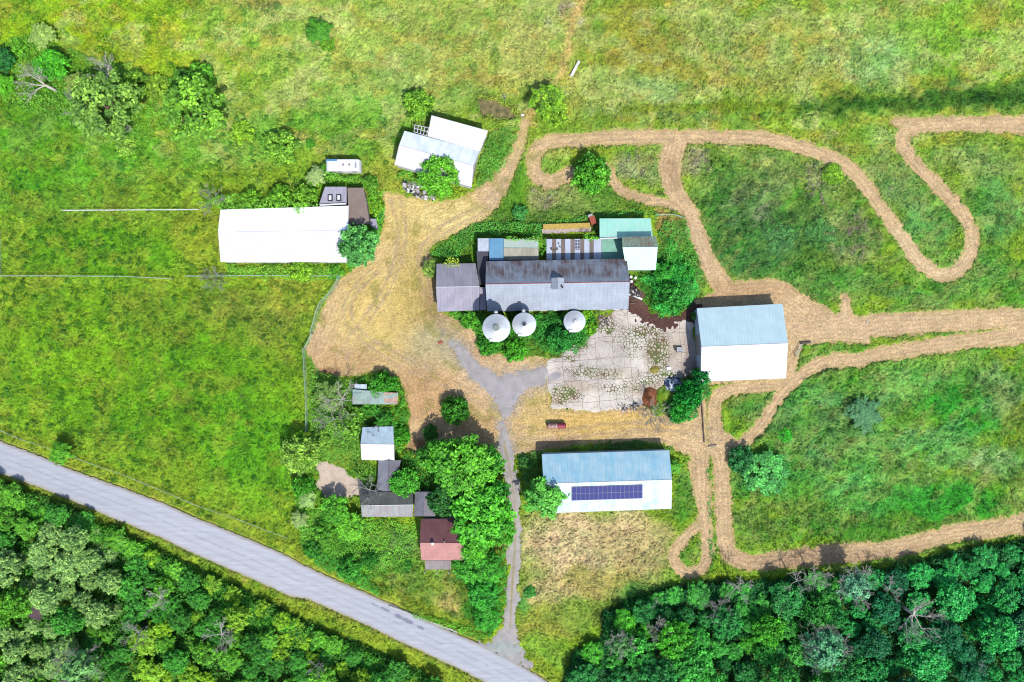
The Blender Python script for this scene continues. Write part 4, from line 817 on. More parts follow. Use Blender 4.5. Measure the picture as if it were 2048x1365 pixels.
lean('shed', 'low teal green roof between the striped lean-to and the mint gabled shed', (1203.5, 479), (1246, 478), (1247, 519), (1203.5, 519), 2.2, 2.3, m_roof('teal_sheet', D(140, 200, 176), D(120, 180, 160), .5, .35, .14, .7), M['wall_green'], doors=((0, .3, 1.1, 2),))
o = lean('shed', 'mint green single pitch roof at the north of the farm complex', (1199, 437.5), (1301, 437), (1305.5, 473), (1199.4, 478.5), 2.9, 3.6, R_mint, M['wall_green'], doors=((0, .6, 2.2, 2.3),))
mb = MB(); mb.tube(W(1199.5, 477.5, 3.7), W(1243, 476, 3.7), .14, .14, 5); mb.build('ridge_cap', M['trim'], o)
gable('shed', 'tall mint gabled shed whose north slope is littered with brown leaves', (1243.5, 474), (1312.5, 473), (1245, 495), (1315.5, 494.5), (1253, 540.6), (1311.5, 540.6), 5.3, 6.0, R_mintN, R_mintS, M['wall_green'], cat='shed', ze2=4.4, doors=(('e', .5, 2.2, 2.4), ('s', .7, 1, 2)), windows=(('e', .2, 1, .8, 2.8), ('w', .3, 1, .8, 3.4)))
# east barn
gable('barn', 'big white and pale blue metal barn right of the concrete yard', (1393.5, 617), (1565, 608), (1403, 694), (1576, 687), (1401, 764), (1572, 757), 3.4, 5.4, R_pale, R_whiteS, M['wall_blue'], doors=(('w', .5, 4, 3.2), ('e', .5, 4, 3.2), ('w', .15, 1, 2.1)), windows=tuple(('s', t, 1.2, .9, 1.6) for t in (.2, .4, .6, .8)))
# solar barn
bs = gable('barn', 'blue roofed barn carrying a long double row of solar panels', (1083.6, 909), (1338.5, 901), (1087, 968), (1344, 960), (1087, 1027), (1343, 1018), 3.2, 4.9, R_solN, R_solS, M['wall_blue'], cap=M['trim'], doors=(('e', .5, 3.6, 3), ('w', .6, 3, 2.8)), windows=tuple(('s', t, 1.2, .9, 1.5) for t in (.15, .35, .55, .8)))
b = NB('solar_cell'); uv = b.n('ShaderNodeTexCoord').outputs['UV']; sx = b.n('ShaderNodeSeparateXYZ', {0: uv})
f1 = b.math('LESS_THAN', b.math('FRACT', b.math('MULTIPLY', sx.outputs[0], 6.4)), .06); f2 = b.math('LESS_THAN', b.math('FRACT', b.math('MULTIPLY', sx.outputs[1], 6.4)), .06)
c = b.mix(b.math('MAXIMUM', f1, f2), D(68, 74, 140), D(80, 86, 150)); M['solar'] = b.done(b.pr(c, .07, 0, None, .12)); b = None
array = empty('solar_array', W(1215, 986, 4.9), 'double row of dark blue solar panels on the south slope of the blue roof', 'solar panels')
Q = [W(1144, 975.5, 4.78), W(1284.6, 971, 4.78), W(1284.6, 996.5, 4.05), W(1144, 1001, 4.05)]
mb = MB(); fr = [on_plane(Q, -.004, -.03), on_plane(Q, 1.004, -.03), on_plane(Q, 1.004, 1.03), on_plane(Q, -.004, 1.03)]
fr = [p + Vector((0, 0, .02)) for p in fr]; mb.slab(fr, .05); mb.build('frame', m_plain('dark_frame', D(96, 98, 140), .5, 0, .1, 4), array)
for r_ in range(2):
    for k in range(16):
        u0, u1 = k / 16 + .003, (k + 1) / 16 - .003; v0, v1 = (0.0, .48) if r_ == 0 else (.52, 1.0)
        mb = MB(); q = [on_plane(Q, u0, v0), on_plane(Q, u1, v0), on_plane(Q, u1, v1), on_plane(Q, u0, v1)]
        mb.slab([p + Vector((0, 0, .06)) for p in q], .035); mb.build('panel', M['solar'], array)
# sheds in the south-west lot
lean('shed', 'tiny pale blue sheeted lean-to beside the rusted green shed', (709, 769), (733.5, 769), (733.5, 779), (709, 779), 2.3, 2.2, m_roof('pale_blue_sheet', D(205, 226, 240), D(150, 150, 165), .9, 1.0, .2), M['wall_grey'], doors=((0, .5, .8, 1.8),))
o = lean('shed', 'green grey sheet shed roof with a rusted end, half buried in vines', (705, 779), (796, 787), (795, 809), (705, 809), 2.6, 2.2, R_rgreen, M['wall_grey'], doors=((2, .3, 1, 1.9),))
mb = MB(); mb.slab([W(768, 785, 2.63), W(796, 786, 2.61), W(795, 808, 2.24), (W(768, 806, 2.26))], .03); mb.build('rusted_sheet', R_rrust, o)
gable('shed', 'small white and pale blue gabled shed in the overgrown lot', (725, 855), (786.6, 853), (721, 888.6), (787.6, 889.5), (723, 920), (789, 922), 2.8, 3.7, m_roof('pale_blue_small', D(190, 212, 226), D(172, 196, 212), .4, .6, .08), R_whiteS, M['wall_white'], cat='shed', doors=(('w', .5, 2, 2.1), ('s', .3, .9, 2)), windows=(('e', .5, .9, .7, 1.2),))
gable('shed', 'narrow grey roofed shed running north from the long derelict house', (754, 983), (757, 921), (775, 983), (777.5, 921), (786, 983), (802, 921), 2.5, 3.1, m_roof('grey_felt', D(140, 142, 154), D(120, 120, 130), .5, 1.0, .08, .8), m_roof('dark_felt', D(112, 110, 124), D(96, 94, 106), .5, 1.0, .08, .8), M['wall_grey'], cat='shed', doors=(('s', .4, .9, 1.9),))
gable('house', 'long derelict house with a grey roof and white ridge', (718, 984), (826, 984), (722, 1011.5), (826.5, 1010), (724, 1034), (825, 1034), 3.0, 4.2, R_hseN, R_hseS, M['wall_white'], cap=M['trim'], doors=(('s', .5, 1, 2.1),), windows=tuple(('s', t, 1.1, 1.1, .9) for t in (.15, .32, .68, .85)))
gable('house', 'small grey gabled roof abutting the east end of the derelict house', (828, 1033), (830, 984), (848, 1033), (849, 984), (871, 1033), (869, 984), 3.0, 4.0, m_roof('grey_gable_w', D(140, 136, 146), D(116, 112, 122), .6, .8, .08), m_roof('grey_gable_e', D(116, 112, 124), D(98, 94, 106), .6, .8, .08), M['wall_grey'], doors=(('w', .5, 1, 2),), windows=(('e', .5, 1, 1, 1),))
hr = gable('house', 'brick red shingled house with a weathered board porch', (841.5, 1038.5), (912, 1038), (840, 1086), (931, 1086.5), (843, 1121), (931, 1121), 3.4, 5.6, R_redN, R_red, M['wall_white'], doors=(('s', .4, 1, 2.1), ('w', .4, .9, 2.1)), windows=(('w', .7, 1, 1.2, 1), ('e', .3, 1, 1.2, 1), ('e', .7, 1, 1.2, 1), ('n', .3, 1, 1.2, 1), ('n', .7, 1, 1.2, 1)))
lean('porch', None, (850, 1121.5), (902, 1121.5), (902, 1139.5), (850.5, 1139.5), 3.15, 2.8, R_porch, None, root=hr, part='porch_roof')
for px in (852, 876, 900):
    a = W(px, 1138, 0); mb = MB(); mb.box((a[0], a[1], 1.38), (.14, .14, 2.76)); mb.build('porch_post', M['trim'], hr)
p = W(866, 1087, 5.6); mb = MB(); mb.box((p[0], p[1], 5.65), (.42, .42, .9)); ch = mb.build('chimney', M['wall_grey'], hr)
mb = MB(); mb.box((p[0], p[1], 6.12), (.5, .5, .06)); mb.build('chimney_cap', M['trim'], ch)
for (px, py) in ((862, 1086), (889, 1083)):
    p = W(px, py, 5.4); mb = MB(); mb.tube((p[0], p[1], 5.1), (p[0], p[1], 5.9), .1, .1, 8); mb.build('flue', M['galv'], hr)
lean('shed', 'dark brown roof corner showing between crowns of the lower left wood', (60, 1206), (88, 1215), (80, 1243), (52, 1232), 3.3, 2.8, m_roof('dark_brown_roof', D(92, 66, 76), D(70, 52, 60), .5, .5, .1, .9), M['wall_dark'], doors=((0, .5, 1, 2),))

# ------------------------------------------------------------------ silos
b = NB('silo_roof_metal'); co = b.obj(); sx = b.n('ShaderNodeSeparateXYZ', {0: co}); an = b.math('ARCTAN2', sx.outputs[1], sx.outputs[0])
st_ = b.math('LESS_THAN', b.math('FRACT', b.math('MULTIPLY', an, 28 / (2 * math.pi))), .22); nn_ = b.noise(co, 1.3, 3, .6)
c = b.scalev(b.mix(st_, D(244, 248, 252), D(222, 230, 240)), b.rng(nn_, .3, .7, .88, 1.08)); M['siloroof'] = b.done(b.pr(c, .36, .15, None, .5)); b = None
def silo(px, py, r, zt, label, capm, capr):
    ze = zt - r * .55; x, y, _ = W(px, py, zt); o = empty('silo', (x, y, 0), label, 'silo', 'metal grain silos beside the long barn'); n = 56
    mb = MB(); zs = np.linspace(0, ze, int(ze / .28) + 1)
    for i in range(len(zs) - 1):
        for k in range(n):
            a0, a1 = 2 * math.pi * k / n, 2 * math.pi * (k + 1) / n; r0 = r - .06 + .03 * (i % 2); r1 = r - .06 + .03 * ((i + 1) % 2)
            mb.face([(x + math.cos(a0) * r0, y + math.sin(a0) * r0, zs[i]), (x + math.cos(a1) * r0, y + math.sin(a1) * r0, zs[i]), (x + math.cos(a1) * r1, y + math.sin(a1) * r1, zs[i + 1]), (x + math.cos(a0) * r1, y + math.sin(a0) * r1, zs[i + 1])])
    mb.build('wall', M['galv'], o)
    mb = MB(); q = .32 * r
    for k in range(n):
        a0, a1 = 2 * math.pi * k / n, 2 * math.pi * (k + 1) / n; lift = .03 * (k % 2); rings = [(r + .05, ze), (r * .66, ze + (zt - ze) * .42 + lift), (capr * .8, zt)]
        for (ra, za), (rb, zb) in zip(rings, rings[1:]):
            mb.face([(x + math.cos(a0) * ra, y + math.sin(a0) * ra, za), (x + math.cos(a1) * ra, y + math.sin(a1) * ra, za), (x + math.cos(a1) * rb, y + math.sin(a1) * rb, zb), (x + math.cos(a0) * rb, y + math.sin(a0) * rb, zb)])
    rf = mb.build('roof', M['siloroof'], o)
    rb_ = MB()
    for k in range(28):
        a0 = 2 * math.pi * k / 28; rb_.tube((x + math.cos(a0) * r, y + math.sin(a0) * r, ze + .03), (x + math.cos(a0) * capr, y + math.sin(a0) * capr, zt + .02), .022, .02, 4, False)
    rb_.build('rib', M['trim'], rf)
    mb = MB(); mb.tube((x, y, zt - .05), (x, y, zt + .22), capr, capr * .9, 20); mb.build('cap', capm, o)
    mb = MB()
    for s in (-.2, .2): mb.tube((x - r * .35 + s, y - r * .97, 0), (x - r * .35 + s, y - r * .97, ze + .3), .03, .03, 4)
    for k in range(int(ze / .35)): mb.tube((x - r * .35 - .2, y - r * .97, .3 + k * .35), (x - r * .35 + .2, y - r * .97, .3 + k * .35), .02, .02, 4)
    mb.build('ladder', M['galv'], o)
    mb = MB(); mb.box((x - r * .35, y - r * .9, ze + .35), (.75, .5, .12)); mb.build('hatch', M['trim'], o)
    return o, x, y, ze
M['cap_g'] = m_plain('cap_grey_green', D(140, 156, 145), .6, .2, .15, 4); M['cap_d'] = m_plain('cap_dark', D(60, 54, 66), .6, .2, .3, 4); M['cap_w'] = m_plain('cap_white', D(240, 240, 245), .5, .2, .1, 4)
for args, tubepos in (((992.5, 656, 2.55, 11.4, 'largest silo, its conical metal roof capped in grey green, leftmost of three', M['cap_g'], .58), True), ((1048.6, 649, 2.2, 9.8, 'middle silo of the three with a small dark cap on its ribbed cone', M['cap_d'], .34), True), ((1150.3, 643, 2.05, 6.6, 'smallest silo with a white tipped cone standing alone in the bushes', M['cap_w'], .2), False)):
    o, x, y, ze = silo(*args)
    if tubepos:
        mb = MB(); mb.tube((x - .1, y + args[2] + .35, 0), (x - .1, y + args[2] + .35, ze - .5), .3, .3, 12)
        mb.tube((x - .1, y + args[2] + .35, ze - .5), (x - .1, y + args[2] + .35, ze - .25), .42, .2, 12); mb.build('chute', M['cap_w'], o, True)

# ------------------------------------------------------------------ yard things
o = empty('fuel_tank', W(1113, 851, 0), 'rusty red horizontal tank lying on the straw south of the concrete', 'tank')
def capsule(x0, x1, y, z, r, n=18):
    mb = MB(); pr = [(x0 - r * .45, .02), (x0 - r * .32, r * .6), (x0 - r * .1, r * .92), (x0, r), (x1, r), (x1 + r * .1, r * .92), (x1 + r * .32, r * .6), (x1 + r * .45, .02)]
    for (xa, ra), (xb, rb) in zip(pr, pr[1:]):
        for k in range(n):
            a0, a1 = 2 * math.pi * k / n, 2 * math.pi * (k + 1) / n
            mb.face([(xa, y + math.cos(a0) * ra, z + math.sin(a0) * ra), (xb, y + math.cos(a0) * rb, z + math.sin(a0) * rb), (xb, y + math.cos(a1) * rb, z + math.sin(a1) * rb), (xa, y + math.cos(a1) * ra, z + math.sin(a1) * ra)])
    return mb
c = W(1113, 851, 0)
capsule(c[0] - 1.7, c[0] - .1, c[1], .85, .55).build('tank_end', m_plain('faded_pink_paint', D(176, 132, 130), .6, .1, .25, 5), o, True)
capsule(c[0] - .05, c[0] + 1.65, c[1], .85, .57).build('tank_shell', m_plain('dark_red_paint', D(158, 58, 72), .5, .1, .2, 5), o, True)
mb = MB(); mb.tube((c[0] - .08, c[1], .85), (c[0] + .03, c[1], .85), .6, .6, 18); mb.build('band', M['wall_white'], o)
for dx in (-1.1, 1.1):
    mb = MB(); mb.box((c[0] + dx, c[1], .2), (.2, .9, .45)); mb.build('cradle', M['wall_dark'], o)
mb = MB(); mb.tube((c[0] - .9, c[1], 1.35), (c[0] - .9, c[1], 1.6), .13, .13, 10); mb.build('filler_cap', M['galv'], o)
# tarp heap
b = NB('black_white_tarp'); co = b.obj(); n = b.noise(co, .9, 3, .6, 1.2); c = b.mix(b.math('GREATER_THAN', n, .47), D(50, 62, 96), D(205, 220, 235)); M['tarp'] = b.done(b.pr(c, .4, 0, b.bump(b.noise(co, 3, 3), .8, .2), .4)); b = None
def mound(name, px, py, rx, ry, h, m_, label, cat, seed=0, rz=0, kind=None):
    n, m2 = 16, 28; v = []; cx, cy, _ = W(px, py, 0)
    for i in range(n + 1):
        for k in range(m2):
            a = 2 * math.pi * k / m2; q = i / n; wob = 1 + .25 * (float(vn(np.array([math.cos(a) * 2 + 9.]), np.array([math.sin(a) * 2 + seed]), .8, seed)[0]) - .5)
            X = math.cos(a) * rx * q * wob; Y = math.sin(a) * ry * q * wob; z = h * math.cos(q * math.pi / 2) ** .8 * (.75 + .5 * float(vn(np.array([X + 50.]), np.array([Y + 50.]), .8, seed + 1)[0]))
            v.append((cx + X * math.cos(rz) - Y * math.sin(rz), cy + X * math.sin(rz) + Y * math.cos(rz), z + .05 if i < n else -.05))
    f = [(i * m2 + k, i * m2 + (k + 1) % m2, (i + 1) * m2 + (k + 1) % m2, (i + 1) * m2 + k) for i in range(n) for k in range(m2)]
    me = bpy.data.meshes.new(name); me.from_pydata(v, [], [q[::-1] for q in f]); me.polygons.foreach_set('use_smooth', np.ones(len(f), bool))
    return tag(link(name, me, m_), label, cat, kind=kind)
mound('tarp_heap', 1346, 769, 2.0, 1.6, 1.3, M['tarp'], 'heap under black and white plastic sheeting at the pad corner', 'tarp heap', 3)
mound('soil_heap', 1300, 795, 1.7, 2.2, .9, m_plain('red_brown_soil', D(150, 96, 66), .95, 0, .35, 3, .1, .6), 'red brown soil heap at the lower right corner of the concrete', 'soil heap', 5)
mound('soil_heap', 1308, 740, 1.2, .9, .35, m_plain('dry_soil', D(150, 140, 70), .95, 0, .35, 3, .1, .6), 'low mossy mound on the weedy part of the concrete', 'soil heap', 8)
o = empty('water_trough', W(1358, 700, 0), 'square grey trough standing on the concrete near the big barn', 'trough'); c = W(1358, 700, 0)
mb = MB()
for dx, dy, sx_, sy_ in ((0, .45, 1.2, .12), (0, -.45, 1.2, .12), (-.55, 0, .12, .8), (.55, 0, .12, .8)): mb.box((c[0] + dx, c[1] + dy, .45), (sx_, sy_, .6))
mb.build('rim', M['galv'], o); mb = MB(); mb.box((c[0], c[1], .5), (1.0, .8, .3)); mb.build('lid', m_plain('grey_lid', D(178, 174, 184), .6, 0, .1, 4), o)
mb = MB(); mb.box((c[0] - .9, c[1] + .4, .25), (.5, .9, .2), .3); mb.build('base_block', M['wall_dark'], o)
def plank(px, py, L_, w_, h_, ang, m_, label, name='plank', cat='plank', z=0.12, group=None):
    p = W(px, py, 0); mb = MB(); a = math.radians(ang); n_s = 4
    for k in range(n_s): # slightly bowed board
        t = (k + .5) / n_s - .5; mb.box((p[0] + math.cos(a) * t * L_, p[1] + math.sin(a) * t * L_, z + h_ / 2 + .05 * (1 - 4 * t * t)), (L_ / n_s + .002, w_ * (1 - .06 * abs(k - 1.5)), h_), a)
    return tag(mb.build(name, m_, None), label, cat, group)
plank(1150, 140, 3.4, .55, .3, 62, M['trim'], 'pale weathered beam lying in the northern meadow', z=.35)
plank(1276, 596, 1.7, .42, .2, -25, M['trim'], 'longest white board in the scrap by the barn corner', z=.2)
plank(1267, 585, .9, .3, .15, -48, M['trim'], 'short white board above the longest one in the scrap', z=.25)
plank(1260, 590, .5, .4, .15, 10, M['trim'], 'white block at the barn end beside the dark scrap', z=.25)
plank(1265, 607, .8, .12, .1, 0, M['wall_grey'], 'thin grey stick on the bare earth by the barn corner', z=.25)
plank(1405, 842, 8.6, .22, .2, -86, M['wall_dark'], 'dark log lying along the grass strip south of the big barn', 'log', 'log', .12)
plank(1424, 892, 1.6, .3, .15, 6, M['wall_grey'], 'grey slab at the crossing of the mown tracks', z=.12)
plank(1337, 737, .9, .7, .12, 8, M['trim'], 'white board on the concrete above the tarp heap', z=.22)
plank(1269, 812, .5, .9, .5, 5, M['wall_grey'], 'small grey block on the south edge of the concrete', 'block', 'block')
plank(1610, 686, 2.2, .4, .15, 5, M['wall_dark'], 'dark timber lying in weeds right of the big barn', z=.3)
plank(1045, 232, .6, .4, .3, 0, M['trim'], 'small white block at the pond edge', 'block', 'block', .2)
plank(1733, 645, .9, .1, .08, 60, M['trim'], 'thin pale stick on the mown track', 'stick', 'stick', .12)
plank(881, 685, .9, .5, .12, 20, M['rust'], 'small rusty plate lying in the straw yard', 'metal plate', 'metal plate', .1)
for k, (px, py, lb) in enumerate([(1261, 555, 'white drum lid nearest the barn corner'), (1270, 557, 'white drum lid right of its twin by the barn corner'), (1262, 564, 'yellowish drum lid below its white twins')]):
    p = W(px, py, 0); o = empty('drum', (p[0], p[1], 0), lb, 'drum'); mb = MB(); mb.tube((p[0], p[1], 0), (p[0], p[1], .7), .26, .26, 14); mb.build('barrel', M['wall_blue'], o, False)
    mb = MB(); mb.tube((p[0], p[1], .7), (p[0], p[1], .76), .28, .28, 14); mb.build('lid', M['trim'], o)
def rubble(name, poly, n, cols, label, s=(.15, .6), z=.1, zr=.3, cat='rubble'):
    P = np.array(poly, float); k = 0; mb = {i: MB() for i in range(len(cols))}; rnd = random.Random(n)
    while k < n:
        x, y = rnd.uniform(P[:, 0].min(), P[:, 0].max()), rnd.uniform(P[:, 1].min(), P[:, 1].max())
        if not in_poly(np.array([x]), np.array([y]), P)[0]: continue
        p = W(x, y, 0); a = rnd.uniform(*s); mb[k % len(cols)].box((p[0], p[1], z + rnd.random() * zr), (a, a * rnd.uniform(.25, .9), rnd.uniform(.06, .2)), rnd.uniform(0, 3), rnd.uniform(-.4, .4)); k += 1
    big = MB(); idx = []
    for i, q in mb.items():
        n0 = len(big.v); big.v += q.v; big.f += [tuple(a + n0 for a in f) for f in q.f]; big.uv += q.uv; idx += [i] * len(q.f)
    o = big.build(name, cols[0], None)
    for c_ in cols[1:]: o.data.materials.append(c_)
    o.data.polygons.foreach_set('material_index', idx); return tag(o, label, cat, kind='stuff')
M['lite'] = m_plain('pale_scrap', D(186, 180, 184), .8, 0, .25, 5)
rubble('rubble', [(808,362),(820,362),(846,372),(850,382),(872,392),(872,402),(848,400),(830,392),(808,380)], 130, [M['lite'], M['wall_grey'], M['dark'], M['trim']], 'loose pale and dark scrap strewn below the tilted barn', (.25, .9), .1, .6)
rubble('scrap', [(1258,570),(1272,575),(1282,590),(1270,602),(1260,596)], 90, [M['dark'], M['wall_dark'], M['lite'], M['dark'], M['wall_dark']], 'loose dark and white scrap against the east gable of the long barn', (.12, .45), .1, .5)
rubble('rubble', [(1195,622),(1216,622),(1216,652),(1200,655)], 60, [M['lite'], M['wall_grey'], M['wall_dark']], 'broken masonry scattered along the south wall of the long barn', (.15, .5))
rubble('rubble', [(1228,808),(1290,805),(1292,820),(1240,824)], 50, [M['wall_grey'], M['wall_dark'], M['lite']], 'crumbled brick pieces along the south rim of the concrete', (.15, .5))
# bunker wall and small rusty tank north of the complex
o = empty('retaining_wall', W(1133, 461, 0), 'low pale concrete wall topped with dry grass behind the striped lean-to', 'wall')
a = W(1084, 462, 1.0); c = W(1182, 458, 1.0); mb = MB()
n_ = 16
for k in range(n_):
    t = (k + .5) / n_; mb.box((a[0] + (c[0] - a[0]) * t, a[1] + (c[1] - a[1]) * t + random.uniform(-.08, .08), .5), ((c[0] - a[0]) / n_ - .002, .95 + random.uniform(-.2, .2), 1.0 + random.uniform(-.08, .08)), .02)
mb.build('wall_face', m_plain('old_concrete', D(196, 180, 172), .9, 0, .3, 3, .2, .5), o)
mb = MB(); mb.box(((a[0] + c[0]) / 2, a[1] + .9, .55), (9.3, 1.1, 1.0), .03); mb.build('fill', m_plain('dry_turf', D(205, 175, 95), .95, 0, .35, 3, .1, .6), o)
o = empty('feed_hopper', W(1184, 443, 0), 'small red brown metal hopper left of the mint roof', 'hopper'); c = W(1184, 443, 0)
mb = MB(); mb.box((c[0], c[1], .9), (1.1, 1.6, 1.2), .35); mb.build('body', M['rust'], o); mb = MB(); mb.box((c[0] - .5, c[1] + .9, 1.2), (.9, .5, .5), .35); mb.build('lid', M['lite'], o)
mb = MB(); [mb.box((c[0] + dx, c[1] + dy, .15), (.12, .12, .5)) for dx in (-.5, .5) for dy in (-.6, .6)]; mb.build('frame', M['wall_dark'], o)

# ------------------------------------------------------------------ fences
M['wire'] = m_plain('pale_green_wire', D(176, 206, 190), .6, .1, .1, 4); M['post'] = m_plain('fence_post', D(150, 150, 140), .9, 0, .2, 4)
def fence(pts, label, step=3.0, h=1.3, rail=.05, mesh=True, lean_=0.0, m_=None, nm='fence'):
    m_ = m_ or M['wire']; P = [Vector(W(x, y, 0)) for x, y in pts]; o = empty(nm, P[0], label, 'fence'); wires = MB(); acc = 0
    total = sum((b_ - a_).length for a_, b_ in zip(P, P[1:])); step = max(step, total / 90)
    for a_, b_ in zip(P, P[1:]):
        d = b_ - a_; L_ = d.length; d.normalize(); nrm = Vector((-d.y, d.x, 0)); k = max(1, round(L_ / step)); off = nrm * lean_
        for q in range(k + (1 if b_ is P[-1] else 0)):
            p = a_ + d * (L_ * q / k); mb = MB(); mb.tube(p + Vector((0, 0, -.2)), p + off + Vector((0, 0, h)), .06, .05, 6); mb.build('post', M['post'], o)
        up_ = Vector((0, 0, h)) + off
        wires.tube(a_ + up_, b_ + up_, rail, rail, 5)
        if mesh:
            for t in (.25, .5, .75): wires.tube(a_ + up_ * t, b_ + up_ * t, .018, .018, 3, False)
            m2 = int(L_ / .22)
            for q in range(m2): p = a_ + d * (L_ * q / m2); wires.tube(p, p + up_, .012, .012, 3, False)
        else:
            for t in (.33, .66): wires.tube(a_ + up_ * t, b_ + up_ * t, rail * .6, rail * .6, 4, False)
    wires.build('wire_mesh' if mesh else 'rail', m_, o); return o
fence([(130,423),(200,422.5),(300,422),(402,421)], 'thin white rail fence north of the pasture strip, left of the white barn', 3.5, 1.2, .05, False, m_=M['trim'])
fence([(3,462),(4,510),(5,553),(120,553),(250,554),(350,559)], 'pale wire fence enclosing the left end of the pasture strip', 3.5, 1.2, .06, True)
fence([(375,553.5),(460,553),(540,552.5),(600,553),(682,553)], 'wire fence running under the south side of the long white barn', 3.5, 1.2, .06, True)
fence([(684,553),(677,572),(664,590),(648,606),(640,622),(635,642),(628,667)], 'leaning wire mesh fence curving down the left edge of the straw yard', 2.4, 1.7, .06, True, -.35)
fence([(627,668),(620,682),(612,697)], 'short gate panel of pale mesh at the straw yard corner', 1.5, 1.5, .07, True, 0, nm='gate')
fence([(612,697),(614,740),(617,790),(618,830),(618,862)], 'wire mesh fence between the pasture and the overgrown lot', 2.8, 1.6, .05, True, -.2)
fence([(0,860),(40,878),(85,893),(150,915),(205,936),(253,952),(300,972),(345,990),(390,1010),(430,1024),(480,1040),(530,1060),(578,1077)], 'long pale roadside fence overgrown with grass', 3.2, 1.0, .035, True, .3)
fence([(780,1212),(820,1226),(860,1241),(915,1263)], 'low white rail along the road verge below the red house', 3.2, .7, .05, False, m_=M['trim'])
fence([(1310,431),(1345,431),(1365,437)], 'short grey rail behind the mint sheds', 2.6, 1.1, .05, False)
fence([(1601,688),(1589,712)], 'white metal gate leaning in the weeds right of the big barn', 1.2, 1.1, .06, False, nm='gate')

